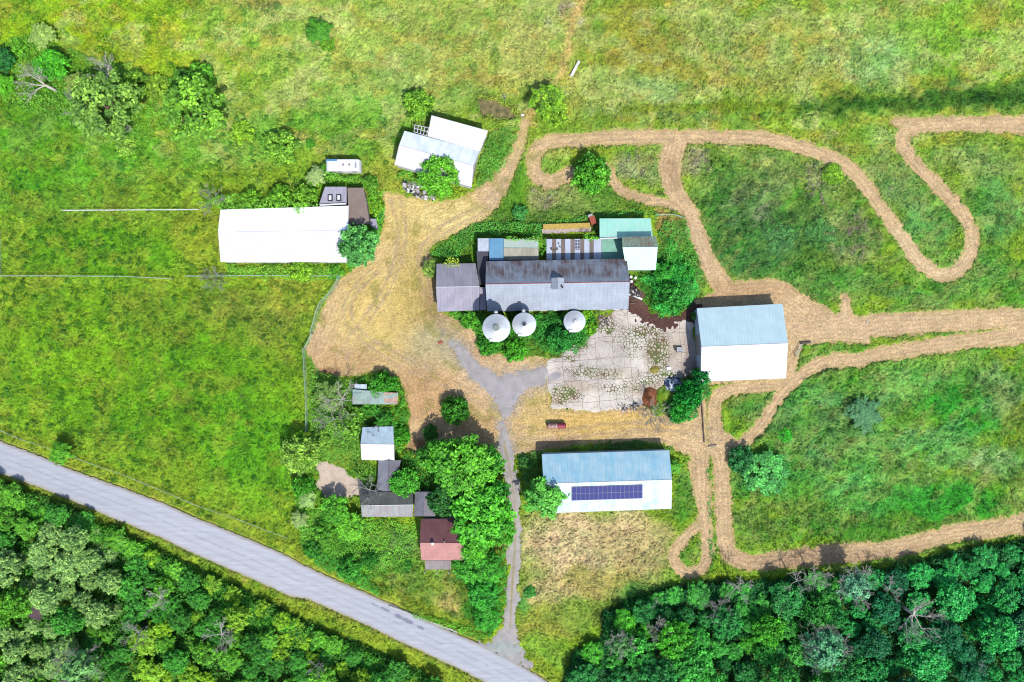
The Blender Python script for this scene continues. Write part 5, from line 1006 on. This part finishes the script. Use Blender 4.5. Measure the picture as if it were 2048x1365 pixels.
# ------------------------------------------------------------------ undergrowth
U = [
 ('undergrowth', 'leafy undergrowth round the feet of the two left silos', [(895,622),(970,622),(1015,640),(1020,625),(1080,625),(1078,660),(1060,675),(1065,715),(1040,722),(1010,705),(985,712),(960,685),(935,650),(900,635)], 1.4, (62,140,36)),
 ('undergrowth', 'dense bushes between the middle and smallest silos', [(1072,625),(1130,622),(1185,618),(1195,640),(1178,665),(1172,690),(1150,705),(1120,712),(1090,700),(1068,680)], 2.0, (48,135,45)),
 ('undergrowth', 'bright green scrub east of the long barn', [(1262,552),(1320,545),(1350,520),(1395,545),(1400,590),(1388,605),(1350,625),(1325,635),(1300,610),(1310,575),(1285,565)], 2.4, (50,160,60)),
 ('undergrowth', 'scrub right of the mint sheds', [(1315,470),(1330,440),(1375,440),(1392,500),(1408,560),(1370,560),(1330,540),(1318,500)], 1.2, (75,145,50)),
 ('undergrowth', 'bushes between the mint sheds and the mown track', [(1325,500),(1345,470),(1360,510),(1385,540),(1350,545),(1325,540)], 1.8, (55,150,50)),
 ('undergrowth', 'brambles along the north wall of the farm complex', [(905,470),(955,445),(1010,440),(1080,445),(1190,425),(1300,418),(1330,432),(1190,440),(1085,452),(1080,474),(955,474),(915,520),(880,524),(860,505)], 1.3, (70,145,50)),
 ('undergrowth', 'dark scrub hugging the south end of the big barn', [(1395,738),(1412,745),(1422,790),(1405,812),(1388,838),(1342,840),(1335,800),(1362,775),(1385,755)], 2.6, (36,130,48)),
 ('undergrowth', 'shrubs round the trunk beside the white barn gable', [(697,450),(742,455),(765,420),(768,460),(735,510),(700,548),(690,530)], 1.6, (60,150,50)),
 ('undergrowth', 'hedge along the north eave of the long white barn', [(400,395),(470,385),(520,390),(640,380),(638,410),(600,415),(520,417),(440,418),(410,412)], 2.9, (105,170,50)),
 ('undergrowth', 'bushes under the south eave of the long white barn', [(450,530),(693,530),(690,548),(620,560),(520,556),(452,552)], 1.6, (110,175,50)),
 ('undergrowth', 'bushes between the caravan and the skylight shed', [(610,340),(652,328),(660,345),(720,350),(755,365),(760,400),(740,395),(728,374),(650,372),(620,378)], 2.0, (95,160,45)),
 ('undergrowth', 'shrubs right of the flat brown shed', [(728,374),(762,385),(768,450),(752,470),(742,440),(735,400)], 1.8, (100,170,45)),
 ('undergrowth', 'scrub east of the tilted white barn', [(978,265),(1010,250),(1035,270),(1018,320),(985,360),(950,378),(962,310)], 1.6, (85,150,50)),
 ('undergrowth', 'scrub along the south eave of the tilted barn', [(790,335),(845,348),(900,365),(915,390),(880,400),(850,380),(815,365),(795,355)], 1.5, (85,155,45)),
 ('undergrowth', 'vines and brambles around the rusted green shed', [(700,760),(740,748),(795,755),(812,785),(818,850),(805,905),(790,925),(790,855),(740,830),(725,855),(700,830),(705,812),(797,812),(797,790),(705,778)], 1.8, (62,140,38)),
 ('undergrowth', 'shaded scrub between the sheds and the big trees', [(803,905),(850,900),(880,960),(875,985),(830,985),(804,980)], 2.2, (48,120,38)),
 ('undergrowth', 'low growth across the overgrown lot', [(615,700),(640,745),(700,755),(712,830),(722,925),(756,925),(752,980),(720,965),(680,930),(625,915),(612,860)], 1.0, (95,155,50)),
 ('undergrowth', 'scrub on the slope below the derelict house', [(590,1000),(720,1036),(840,1040),(842,1120),(800,1150),(720,1160),(660,1130),(600,1085)], 1.0, (95,165,45)),
 ('undergrowth', 'green tangle along the verge below the lot', [(600,1090),(690,1120),(760,1170),(760,1200),(690,1160),(610,1120)], 1.6, (62,150,45)),
 ('undergrowth', 'tall shrubs left of the lower drive', [(935,1120),(1012,1100),(1012,1200),(1000,1245),(980,1272),(950,1260),(935,1200)], 3.2, (45,140,35)),
 ('undergrowth', 'roadside tangle near the drive mouth', [(820,1225),(900,1240),(950,1255),(985,1275),(955,1283),(900,1262),(830,1238)], 1.0, (90,165,40)),
 ('undergrowth', 'grass and shrubs between drive and blue barn', [(1035,910),(1082,905),(1082,960),(1045,1000),(1038,960)], 1.1, (65,125,50)),
 ('undergrowth', 'rank grass along the north wall of the blue barn', [(1180,888),(1270,884),(1345,895),(1355,925),(1342,905),(1180,903)], .9, (65,115,48)),
 ('undergrowth', 'narrow green strip between the paired tracks', [(1416,905),(1421,930),(1424,1060),(1430,1120),(1422,1160),(1416,1100)], .6, (70,140,50)),
 ('undergrowth', 'reeds and scrub round the muddy pond', [(950,190),(985,185),(1035,210),(1050,235),(1010,250),(960,240),(975,232),(1032,238),(1030,222),(990,202),(962,200)], 1.0, (120,150,45)),
 ('undergrowth', 'dark scrub edging the ditch at the lower wood corner', [(1128,1365),(1150,1300),(1205,1275),(1208,1225),(1270,1192),(1350,1178),(1330,1215),(1240,1300),(1180,1380)], 2.0, (45,130,45)),
 ('undergrowth', 'wooded scrub strip along the track above the lower right wood', [(1350,1178),(1440,1160),(1500,1162),(1600,1148),(1750,1140),(1900,1105),(2050,1080),(2120,1060),(2120,1120),(1900,1160),(1600,1190),(1380,1215)], 2.0, (26,100,42)),
 ('undergrowth', 'roadside hedge on the upper edge of the lower left wood', [(-60,948),(60,985),(150,1022),(240,1062),(330,1110),(420,1152),(520,1202),(640,1262),(760,1312),(850,1354),(900,1400),(820,1400),(700,1330),(560,1270),(400,1190),(250,1110),(120,1060),(-60,1000)], 2.2, (80,160,40)),
 ('undergrowth', 'shaded tangle under the north west thicket', [(0,80),(60,60),(130,90),(180,110),(260,130),(320,160),(430,150),(450,210),(440,260),(330,260),(270,290),(200,270),(120,250),(60,230),(0,200)], 1.1, (88,150,40)),
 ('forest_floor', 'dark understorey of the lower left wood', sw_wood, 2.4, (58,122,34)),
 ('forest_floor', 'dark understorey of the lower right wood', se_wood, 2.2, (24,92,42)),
 ('vine', 'leafy vine hanging over the cream roof edge', [(1010,472),(1040,470),(1076,472),(1080,490),(1065,484),(1030,486),(1014,480)], .5, (95,165,55), 3.0),
 ('vine', 'vine filling the gap between cream and striped roofs', [(1076,475),(1092,475),(1094,500),(1088,518),(1078,518)], .5, (80,150,45), 3.0),
 ('vine', 'vine spilling over the striped roof edge', [(1160,476),(1175,466),(1190,468),(1198,478),(1180,482),(1166,482)], .5, (95,170,45), 3.2),
 ('vine', 'vines smothering half of the rusted green shed roof', [(742,762),(800,768),(802,784),(768,786),(762,795),(745,792),(738,776)], .7, (66,145,38), 2.4),
 ('vine', 'vine creeping over the north eave of the white barn', [(585,408),(612,408),(607,424),(597,428),(588,420)], .4, (115,180,50), 3.6),
 ('vine', 'vines fringing the north eave of the white barn', [(442,408),(640,404),(636,416),(560,416),(520,418),(470,422),(442,418)], .5, (110,175,52), 3.2),
 ('vine', 'yellow green vine on the low grey barn roof', [(890,520),(915,518),(918,532),(900,536),(888,530)], .4, (140,170,50), 3.4),
]
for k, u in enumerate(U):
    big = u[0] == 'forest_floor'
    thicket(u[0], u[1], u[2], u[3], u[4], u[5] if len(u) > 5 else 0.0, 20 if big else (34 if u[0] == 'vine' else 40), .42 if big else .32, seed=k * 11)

# ------------------------------------------------------------------ single trees and shrubs
T = [
 (878,352,39,'clumpy',(98,178,40),'bright green tree overlapping the south roof of the tilted barn',1.0),
 (717,492,41,'clumpy',(84,160,75),'blue green tree standing against the east gable of the long white barn',1.1),
 (1183,347,38,'bush',(82,160,42),'round green tree inside the small mown loop',1.7),
 (1092,200,34,'loose',(110,165,40),'yellow green tree right of the muddy pond',.8),
 (1110,225,26,'bush',(125,175,48),'low bush below the tree by the muddy pond',1.0),
 (637,62,30,'feather',(66,130,34),'lone dark tree in the northern meadow',.9),
 (655,88,16,'bush',(95,150,35),'small bush touching the lone northern tree',.8),
 (385,215,64,'loose',(105,165,48),'broad open crowned tree at the right of the north west thicket',1.0),
 (400,152,28,'bush',(92,165,45),'bush casting shade above the broad north west tree',1.3),
 (365,158,22,'round',(66,120,30),'dark round tree in the north west thicket',.8),
 (205,210,70,'loose',(104,150,58),'olive half bare tree in the middle of the north west thicket',1.0),
 (262,172,32,'bush',(100,150,45),'green bush right of the bleached crown',1.2),
 (150,165,26,'feather',(122,152,70),'dull yellow shrub left of the bleached crown',1.0),
 (100,130,32,'round',(70,160,32),'bright green tree behind the fallen dead trunk',.9),
 (40,98,19,'bush',(100,175,45),'small round bush near the top left corner',1.1),
 (82,70,30,'feather',(135,175,85),'pale grey green shrub near the top left corner',.7),
 (0,120,26,'round',(36,105,45),'dark tree cut by the left edge, upper',.9),
 (2,170,24,'round',(85,165,30),'light tree cut by the left edge, lower',.8),
 (250,290,22,'bush',(120,170,60),'pale bush at the foot of the north west thicket',.6),
 (310,175,26,'bush',(120,165,50),'olive bush between the olive tree and the broad tree',.9),
 (485,265,24,'bush',(125,180,42),'yellow green bush right of the north west thicket',.7),
 (560,292,34,'bush',(112,170,52),'rounded pale bush above the caravan meadow',1.0),
 (621,287,10,'bush',(70,145,35),'small dark bush above the caravan',.9),
 (838,208,30,'bush',(105,162,45),'yellow green bush north of the tilted barn',1.1),
 (820,190,12,'bush',(85,140,40),'small darker bush above the bush north of the tilted barn',.9),
 (630,352,22,'feather',(150,185,110),'pale grey green bush left of the caravan',1.0),
 (654,340,14,'bush',(100,175,60),'leafy bush leaning on the caravan',1.5),
 (560,395,24,'bush',(110,180,48),'bush in the hedge north of the white barn, near the skylight shed',1.5),
 (610,392,24,'bush',(115,180,52),'bush touching the skylight shed',1.4),
 (500,398,20,'bush',(112,178,45),'bush in the hedge above the middle of the white barn',1.5),
 (755,410,14,'bush',(120,180,42),'bush right of the flat brown shed',1.1),
 (740,365,16,'bush',(80,140,40),'dark bush above the flat brown shed',1.2),
 (600,538,26,'bush',(125,185,45),'bright bush at the south eave of the white barn',1.1),
 (670,545,16,'bush',(90,165,45),'bush at the south east corner of the white barn',1.0),
 (862,538,18,'loose',(110,150,60),'small open tree at the north west corner of the low grey barn',.62),
 (905,525,10,'bush',(150,180,50),'tiny yellow green bush on the edge of the low grey barn',1.6),
 (1040,425,16,'bush',(70,150,70),'blue green bush north of the cream lean-to',1.2),
 (1155,625,26,'bush',(110,185,35),'bright yellow green vine covered bush behind the smallest silo',1.5),
 (1180,655,16,'bush',(108,180,38),'bright bush right of the smallest silo',1.2),
 (1120,675,26,'bush',(45,130,50),'dark green bush between the middle and smallest silos',1.4),
 (1030,702,24,'bush',(72,160,36),'bush below the middle silo',1.1),
 (975,690,22,'bush',(58,140,36),'bush below the largest silo',1.1),
 (940,640,20,'bush',(72,150,36),'bush left of the largest silo at the barn wall',.9),
 (1345,588,26,'bush',(60,152,56),'large bush in the scrub east of the long barn',1.6),
 (1330,545,24,'bush',(62,165,55),'bush below the tall mint shed',1.2),
 (1370,545,20,'bush',(60,160,50),'bush at the track bend east of the mint sheds',1.1),
 (1345,612,20,'bush',(55,150,55),'bush above the dark muddy earth',1.1),
 (1392,632,9,'bush',(70,140,60),'small bush at the north west corner of the big barn',1.9),
 (1402,755,20,'bush',(40,140,62),'bushy tree at the south west corner of the big barn',2.6),
 (1380,790,28,'bush',(34,140,50),'dark round bush below the tarp heap',1.9),
 (1360,825,24,'bush',(46,150,46),'bush at the straw edge below the tarp heap',1.2),
 (911,822,28,'bush',(52,120,30),'round bush standing alone in the straw yard',1.3),
 (861,866,16,'bush',(48,112,34),'smaller round bush left of the lone yard bush',1.2),
 (770,770,24,'bush',(60,145,32),'vine covered bush above the rusted green shed',1.4),
 (770,850,20,'clumpy',(58,135,34),'tree right of the small white shed',.7),
 (800,870,20,'bush',(66,150,34),'bush east of the small white shed',1.3),
 (655,790,36,'feather',(105,145,65),'wispy half bare tree in the overgrown lot',.9),
 (700,845,30,'bush',(100,160,48),'leafy bush above the small white shed',1.0),
 (740,815,18,'bush',(66,140,36),'bush under the eave of the rusted green shed',1.0),
 (600,912,38,'loose',(125,175,62),'pale round tree at the lower right corner of the pasture',1.0),
 (640,880,22,'bush',(110,165,55),'bush right of the pale pasture tree',1.0),
 (606,975,24,'bush',(70,150,35),'green bush below the pale pasture tree',1.2),
 (612,1000,22,'feather',(140,185,100),'pale grey green shrub left of the gravel patch',.8),
 (598,1040,20,'feather',(135,170,95),'pale shrub near the end of the roadside fence',.8),
 (670,1020,30,'clumpy',(80,160,35),'yellow green tree below the gravel patch',.8),
 (700,1055,30,'clumpy',(95,175,40),'lighter tree below the derelict house',.7),
 (650,1060,22,'bush',(80,150,40),'dark bush left of the tree below the derelict house',1.1),
 (625,1100,18,'bush',(52,125,35),'dark bush above the road near the overgrown lot',1.0),
 (700,1140,26,'bush',(64,150,45),'bush on the bank above the road',1.0),
 (740,1120,18,'bush',(50,125,35),'small dark bush on the bank above the road',1.1),
 (812,1132,14,'bush',(52,125,36),'round dark bush in the grass below the red house',.8),
 (808,968,30,'round',(64,150,34),'tree overhanging the roof of the derelict house',.9),
 (800,995,18,'round',(75,160,36),'small crown dipping over the derelict house roof',.85),
 (925,935,66,'round',(80,158,36),'largest yard tree, broad crown north of the red house',1.5),
 (870,915,34,'round',(66,140,36),'tree at the left of the largest yard tree',1.1),
 (975,925,32,'round',(58,136,34),'tree between the largest yard tree and the drive',1.2),
 (890,1000,36,'round',(36,96,34),'shaded tree between the largest yard tree and the red house',1.0),
 (962,1030,64,'clumpy',(76,170,38),'bright green tree crowding the east side of the red house',1.5),
 (950,1085,36,'round',(82,172,38),'bright crown at the corner of the red house',1.1),
 (998,1060,34,'clumpy',(82,170,40),'bright crown leaning over the drive',1.2),
 (985,990,34,'round',(50,132,34),'deep green tree beside the drive',1.2),
 (940,1135,32,'clumpy',(66,158,38),'tree right of the weathered porch',.9),
 (978,1140,30,'round',(60,150,36),'tree by the drive below the bright crowns',.9),
 (966,1190,32,'clumpy',(46,138,36),'tree left of the lower drive',.9),
 (975,1240,26,'round',(60,156,40),'tree by the drive mouth',.7),
 (900,955,30,'round',(74,150,36),'lower crown in front of the largest yard tree',1.15),
 (1090,1000,48,'feather',(92,182,64),'feathery bright tree over the west end of the blue barn',1.4),
 (1350,935,16,'feather',(92,180,50),'feathery bush at the east end of the blue barn',1.0),
 (118,908,26,'feather',(90,165,36),'lone tree on the road verge by the pasture',1.2),
 (1530,945,44,'loose',(70,160,70),'open blue green shrub tree in the south east field',.38),
 (1485,920,28,'bush',(46,120,60),'dark bush near the paired tracks in the south east field',1.0),
 (1730,830,40,'feather',(66,120,74),'dark sage shrub in the middle of the south east field',.38),
 (1570,870,16,'bush',(60,190,40),'small vivid green bush in the south east field',.7),
 (1060,1185,12,'bush',(70,155,60),'bush at the foot of the dry grass by the drive',.8),
 (1050,925,14,'bush',(60,120,50),'bush left of the blue barn',1.0),
 (1665,350,22,'bush',(110,165,38),'low bright bush inside the eastern loop',.6),
 (1640,470,34,'bush',(62,120,52),'dark bush in the middle of the eastern loop',.25),
 (1560,480,34,'bush',(58,112,52),'dark wide bush left of centre in the eastern loop',.25),
]
for (px, py, r, kd, col, lb, hf) in T:
    bush = kd == 'bush'; s = r / 31.5
    h = s * hf * 1.25 if bush else max(s * hf * 1.0, .55) * 1.0
    if bush: h = max(.2, min(h * .8, 1.5))
    else: h = min(max(s * hf, .3 if hf < .5 else .55) * .66, 1.15)
    nm = 'shrub' if bush else 'tree'
    tree(px, py, r, kd, col, lb, h, name=nm, cat=nm)
for q in [
 (80,165,40,4,3,'fallen bleached dead tree in the north west thicket','dead',(-2.6,1.0),3,.26,5,.05),
 (200,140,34,7,5,'bleached bare crown standing above the olive tree','dead',(-.6,1.2),3,.18,5),
 (155,210,34,6,6,'grey bare branches left of the olive tree','deadg',(-1,-.8),3,.11,5),
 (240,245,24,5,8,'thin white bare branch at the foot of the olive tree','dead',(.4,-1.5),3,.09,3),
 (78,118,12,5,9,'small bare top above the fallen dead tree','dead',(0,1),2,.08,3),
 (425,400,28,3,11,'leafless grey shrub at the north west corner of the white barn','deadg',(-.5,.4),3,.08,7),
 (680,800,36,5,13,'bare white limbed tree beside the rusted green shed','dead',(-.6,-.2),3,.15,6),
 (665,840,34,3.5,15,'wispy grey branches in the overgrown lot','deadg',(-1,-1),3,.08,6),
 (735,985,30,5,17,'bare tree spreading over the derelict house roof','deadg',(.2,.3),3,.12,6),
 (745,865,16,4,19,'thin dark branches over the small white shed','deadg',(.3,.3),2,.07,4),
 (1310,830,30,3,21,'spindly grey dead bush on the straw below the soil heap','deadg',(.1,-.2),3,.07,9),
 (430,560,26,1.5,23,'twiggy grey bush below the south west corner of the white barn','deadg',(0,0),3,.05,8),
 (1010,190,8,3,22,'grey snag at the top of the pond','deadg',(0,0),2,.08,4),
 (305,1208,30,8,25,'bleached dead tree in the middle of the lower left wood','dead',(.9,.3),3,.15,5),
 (430,1282,28,8,27,'bleached dead tree near the bottom of the lower left wood','dead',(.6,-.3),3,.15,6),
 (262,1275,28,7,29,'grey bare limbs left of the bottom dead tree','deadg',(-.8,-.6),3,.12,5),
 (150,1338,44,7,31,'wide grey twiggy crown at the bottom of the lower left wood','deadg',(0,.2),3,.1,9),
 (625,1345,18,7,33,'small bare crown at the bottom edge, left of the road','deadg',(0,0),3,.09,5),
 (1484,1185,26,7,35,'slim bleached dead tree at the top of the lower right wood','dead',(.2,.6),3,.12,5),
 (1606,1172,24,7,37,'leafless pale top beside the mown track','dead',(-.6,.6),3,.1,5),
 (1645,1160,26,7,39,'leafless pale top right of its neighbour by the mown track','dead',(0,.8),3,.1,6),
 (1712,1170,38,7,41,'white twigged crown hanging over the mown track','dead',(.2,.4),3,.1,9),
 (1725,1205,22,7,43,'bare blue grey limbs under the white twigged crown','dead',(.5,-.6),3,.1,5),
 (1245,1288,30,6,45,'pale twiggy crown at the left end of the lower right wood','dead',(0,-.2),3,.1,9),
 (1320,1270,25,6.5,47,'star shaped bare crown in the lower right wood','dead',(0,0),3,.11,7),
 (1318,1215,12,6,48,'thin bare stem above the star shaped crown','deadg',(-.4,.6),2,.08,3),
 (1440,1225,26,6,49,'dark grey bare branches in the lower right wood','deadg',(.2,.5),3,.08,6),
 (1651,1295,50,7.5,51,'wide pale twiggy crown in the bottom middle of the lower right wood','deadg',(0,0),3,.12,11),
 (1848,1243,46,9,53,'big white dead tree with thick forked limbs in the lower right wood','dead',(0,-.2),3,.28,6),
 (1795,1188,22,8,55,'bleached branch reaching left above the big white dead tree','dead',(-.6,.2),3,.12,4),
 (1985,1345,14,8,57,'bare twigs at the bottom right of the wood','deadg',(0,0),2,.09,5),
]:
    px, py, r, z, sd_, lb, m_, ln = q[:8]; dp = q[8]; rr = q[9]; n = q[10]
    dead(px, py, r * .95, z, sd_, lb, m_, ln, dp, rr, 'dead_tree' if r > 17 else 'bare_shrub', n, None, q[11] if len(q) > 11 else .2)
# wispy foliage woven through the twiggy crowns
for (px, py, r, kd, col, lb, hf) in [(1712,1172,34,'feather',(105,175,130),'grey green leaves of the white twigged crown by the track',1.25),(1651,1300,46,'feather',(85,160,110),'grey green wispy tree around the wide twiggy crown',1.15),
    (1245,1292,26,'feather',(95,160,85),'wispy leafy tree below the pale twiggy crown at the left end of the wood',1.2),(150,1340,40,'feather',(105,165,90),'grey green wispy tree at the bottom of the lower left wood',1.1)]:
    tree(px, py, r, kd, col, lb, min(1.5, r / 31.5 * hf))

# ------------------------------------------------------------------ the two woods, tree by tree
ORD = 'first second third fourth fifth sixth seventh eighth ninth tenth eleventh twelfth thirteenth fourteenth fifteenth sixteenth seventeenth eighteenth nineteenth twentieth twenty-first twenty-second twenty-third twenty-fourth twenty-fifth twenty-sixth twenty-seventh twenty-eighth twenty-ninth thirtieth'.split()
TENS = {3: 'thirt', 4: 'fort', 5: 'fift', 6: 'sixt', 7: 'sevent'}
for t_ in TENS: ORD += ([TENS[t_] + 'ieth'] if t_ > 3 else []) + [TENS[t_] + 'y-' + u_ for u_ in ORD[:9]]
def wood(poly, colf, kinds, where, edge, sp, group, rows_at, hf=1.15, x_lim=(-75, 2125)):
    rnd = random.Random(len(where) * 7); pts = []; P = np.array(poly, float); cnt = 0
    while cnt < 9000:
        cnt += 1; x = rnd.uniform(max(P[:, 0].min(), x_lim[0]), min(P[:, 0].max(), x_lim[1])); y = rnd.uniform(P[:, 1].min(), 1425)
        if sdist(np.array([x]), np.array([y]), P)[0] > -13: continue
        r = rnd.uniform(*sp)
        if any((x - a) ** 2 + (y - b_) ** 2 < ((r + c) * .76) ** 2 for a, b_, c in pts): continue
        if 45 < x < 92 and 1198 < y < 1248: continue
        if 1800 < x < 1890 and 1215 < y < 1270: continue
        pts.append((x, y, r))
    E = np.array(rows_at, float); dist = [float(sdist(np.array([x]), np.array([y]), E, False)[0]) for x, y, _ in pts]
    pts = [(x, y, min(r, 15 + d * .5)) for (x, y, r), d in zip(pts, dist)]
    rows = {}
    for p, d in zip(pts, dist): rows.setdefault(int(d // 52), []).append(p)
    for k in sorted(rows):
        for q, (x, y, r) in enumerate(sorted(rows[k])):
            col, word, kd = colf(x, y, rnd)
            edge_f = .72 if k == 0 else 1.0
            lb = '%s tree in the %s, %s row, %s from left' % (word, where, ORD[k], ORD[q])
            tree(x, y, r, kd, col, lb, min(1.5, r / 31.5 * hf * edge_f * rnd.uniform(.8, 1.2) * .72), group)
    return len(pts)
def jit(c, rnd, a=.12): k = 1 + rnd.uniform(-a, a); return tuple(min(250, max(8, v * k)) for v in c)
def sw_col(x, y, rnd):
    if math.hypot((x - 120) / 130, (y - 1130) / 75) < 1 or math.hypot((x - 60) / 90, (y - 1300) / 60) < 1 or math.hypot((x - 200) / 60, (y - 1210) / 40) < 1: return jit((134, 184, 98), rnd, .06), 'pale sage', rnd.choice(['clumpy', 'round'])
    if rnd.random() < .28: return jit((62, 140, 44), rnd), 'dark green', rnd.choice(['round', 'clumpy'])
    if x > 250 and rnd.random() < .55: return jit((128, 186, 38), rnd), 'yellow green', rnd.choice(['clumpy', 'loose', 'feather', 'loose'])
    return jit((98, 176, 46), rnd), 'leafy green', rnd.choice(['clumpy', 'round', 'feather', 'loose'])
def se_col(x, y, rnd):
    if x > 1700:
        if rnd.random() < .38: return jit((24, 108, 62), rnd), 'dark teal', rnd.choice(['round', 'clumpy'])
        return jit((44, 158, 72), rnd), 'teal green', rnd.choice(['clumpy', 'round', 'loose'])
    if rnd.random() < .35: return jit((40, 126, 54), rnd), 'dark green', rnd.choice(['round', 'clumpy'])
    if y > 1240 and rnd.random() < .4: return jit((74, 176, 36), rnd), 'bright green', rnd.choice(['clumpy', 'round'])
    return jit((66, 168, 60), rnd), 'mid green', rnd.choice(['clumpy', 'round', 'loose'])
n1 = wood(sw_wood, sw_col, None, 'wood below the road', 'road', (15, 38), 'trees of the lower left wood', sw_wood[:13])
n2 = wood(se_wood, se_col, None, 'lower right wood', 'track', (16, 40), 'trees of the lower right wood', se_wood[1:15], 1.1)
print('woods', n1, n2, 'objects', len(bpy.data.objects), 'faces', sum(len(m.polygons) for m in bpy.data.meshes))

for o in bpy.data.objects:
    l=o.get('label')
    if l and not 4<=len(l.replace('-',' ').split())<=16: print('LONG',l)
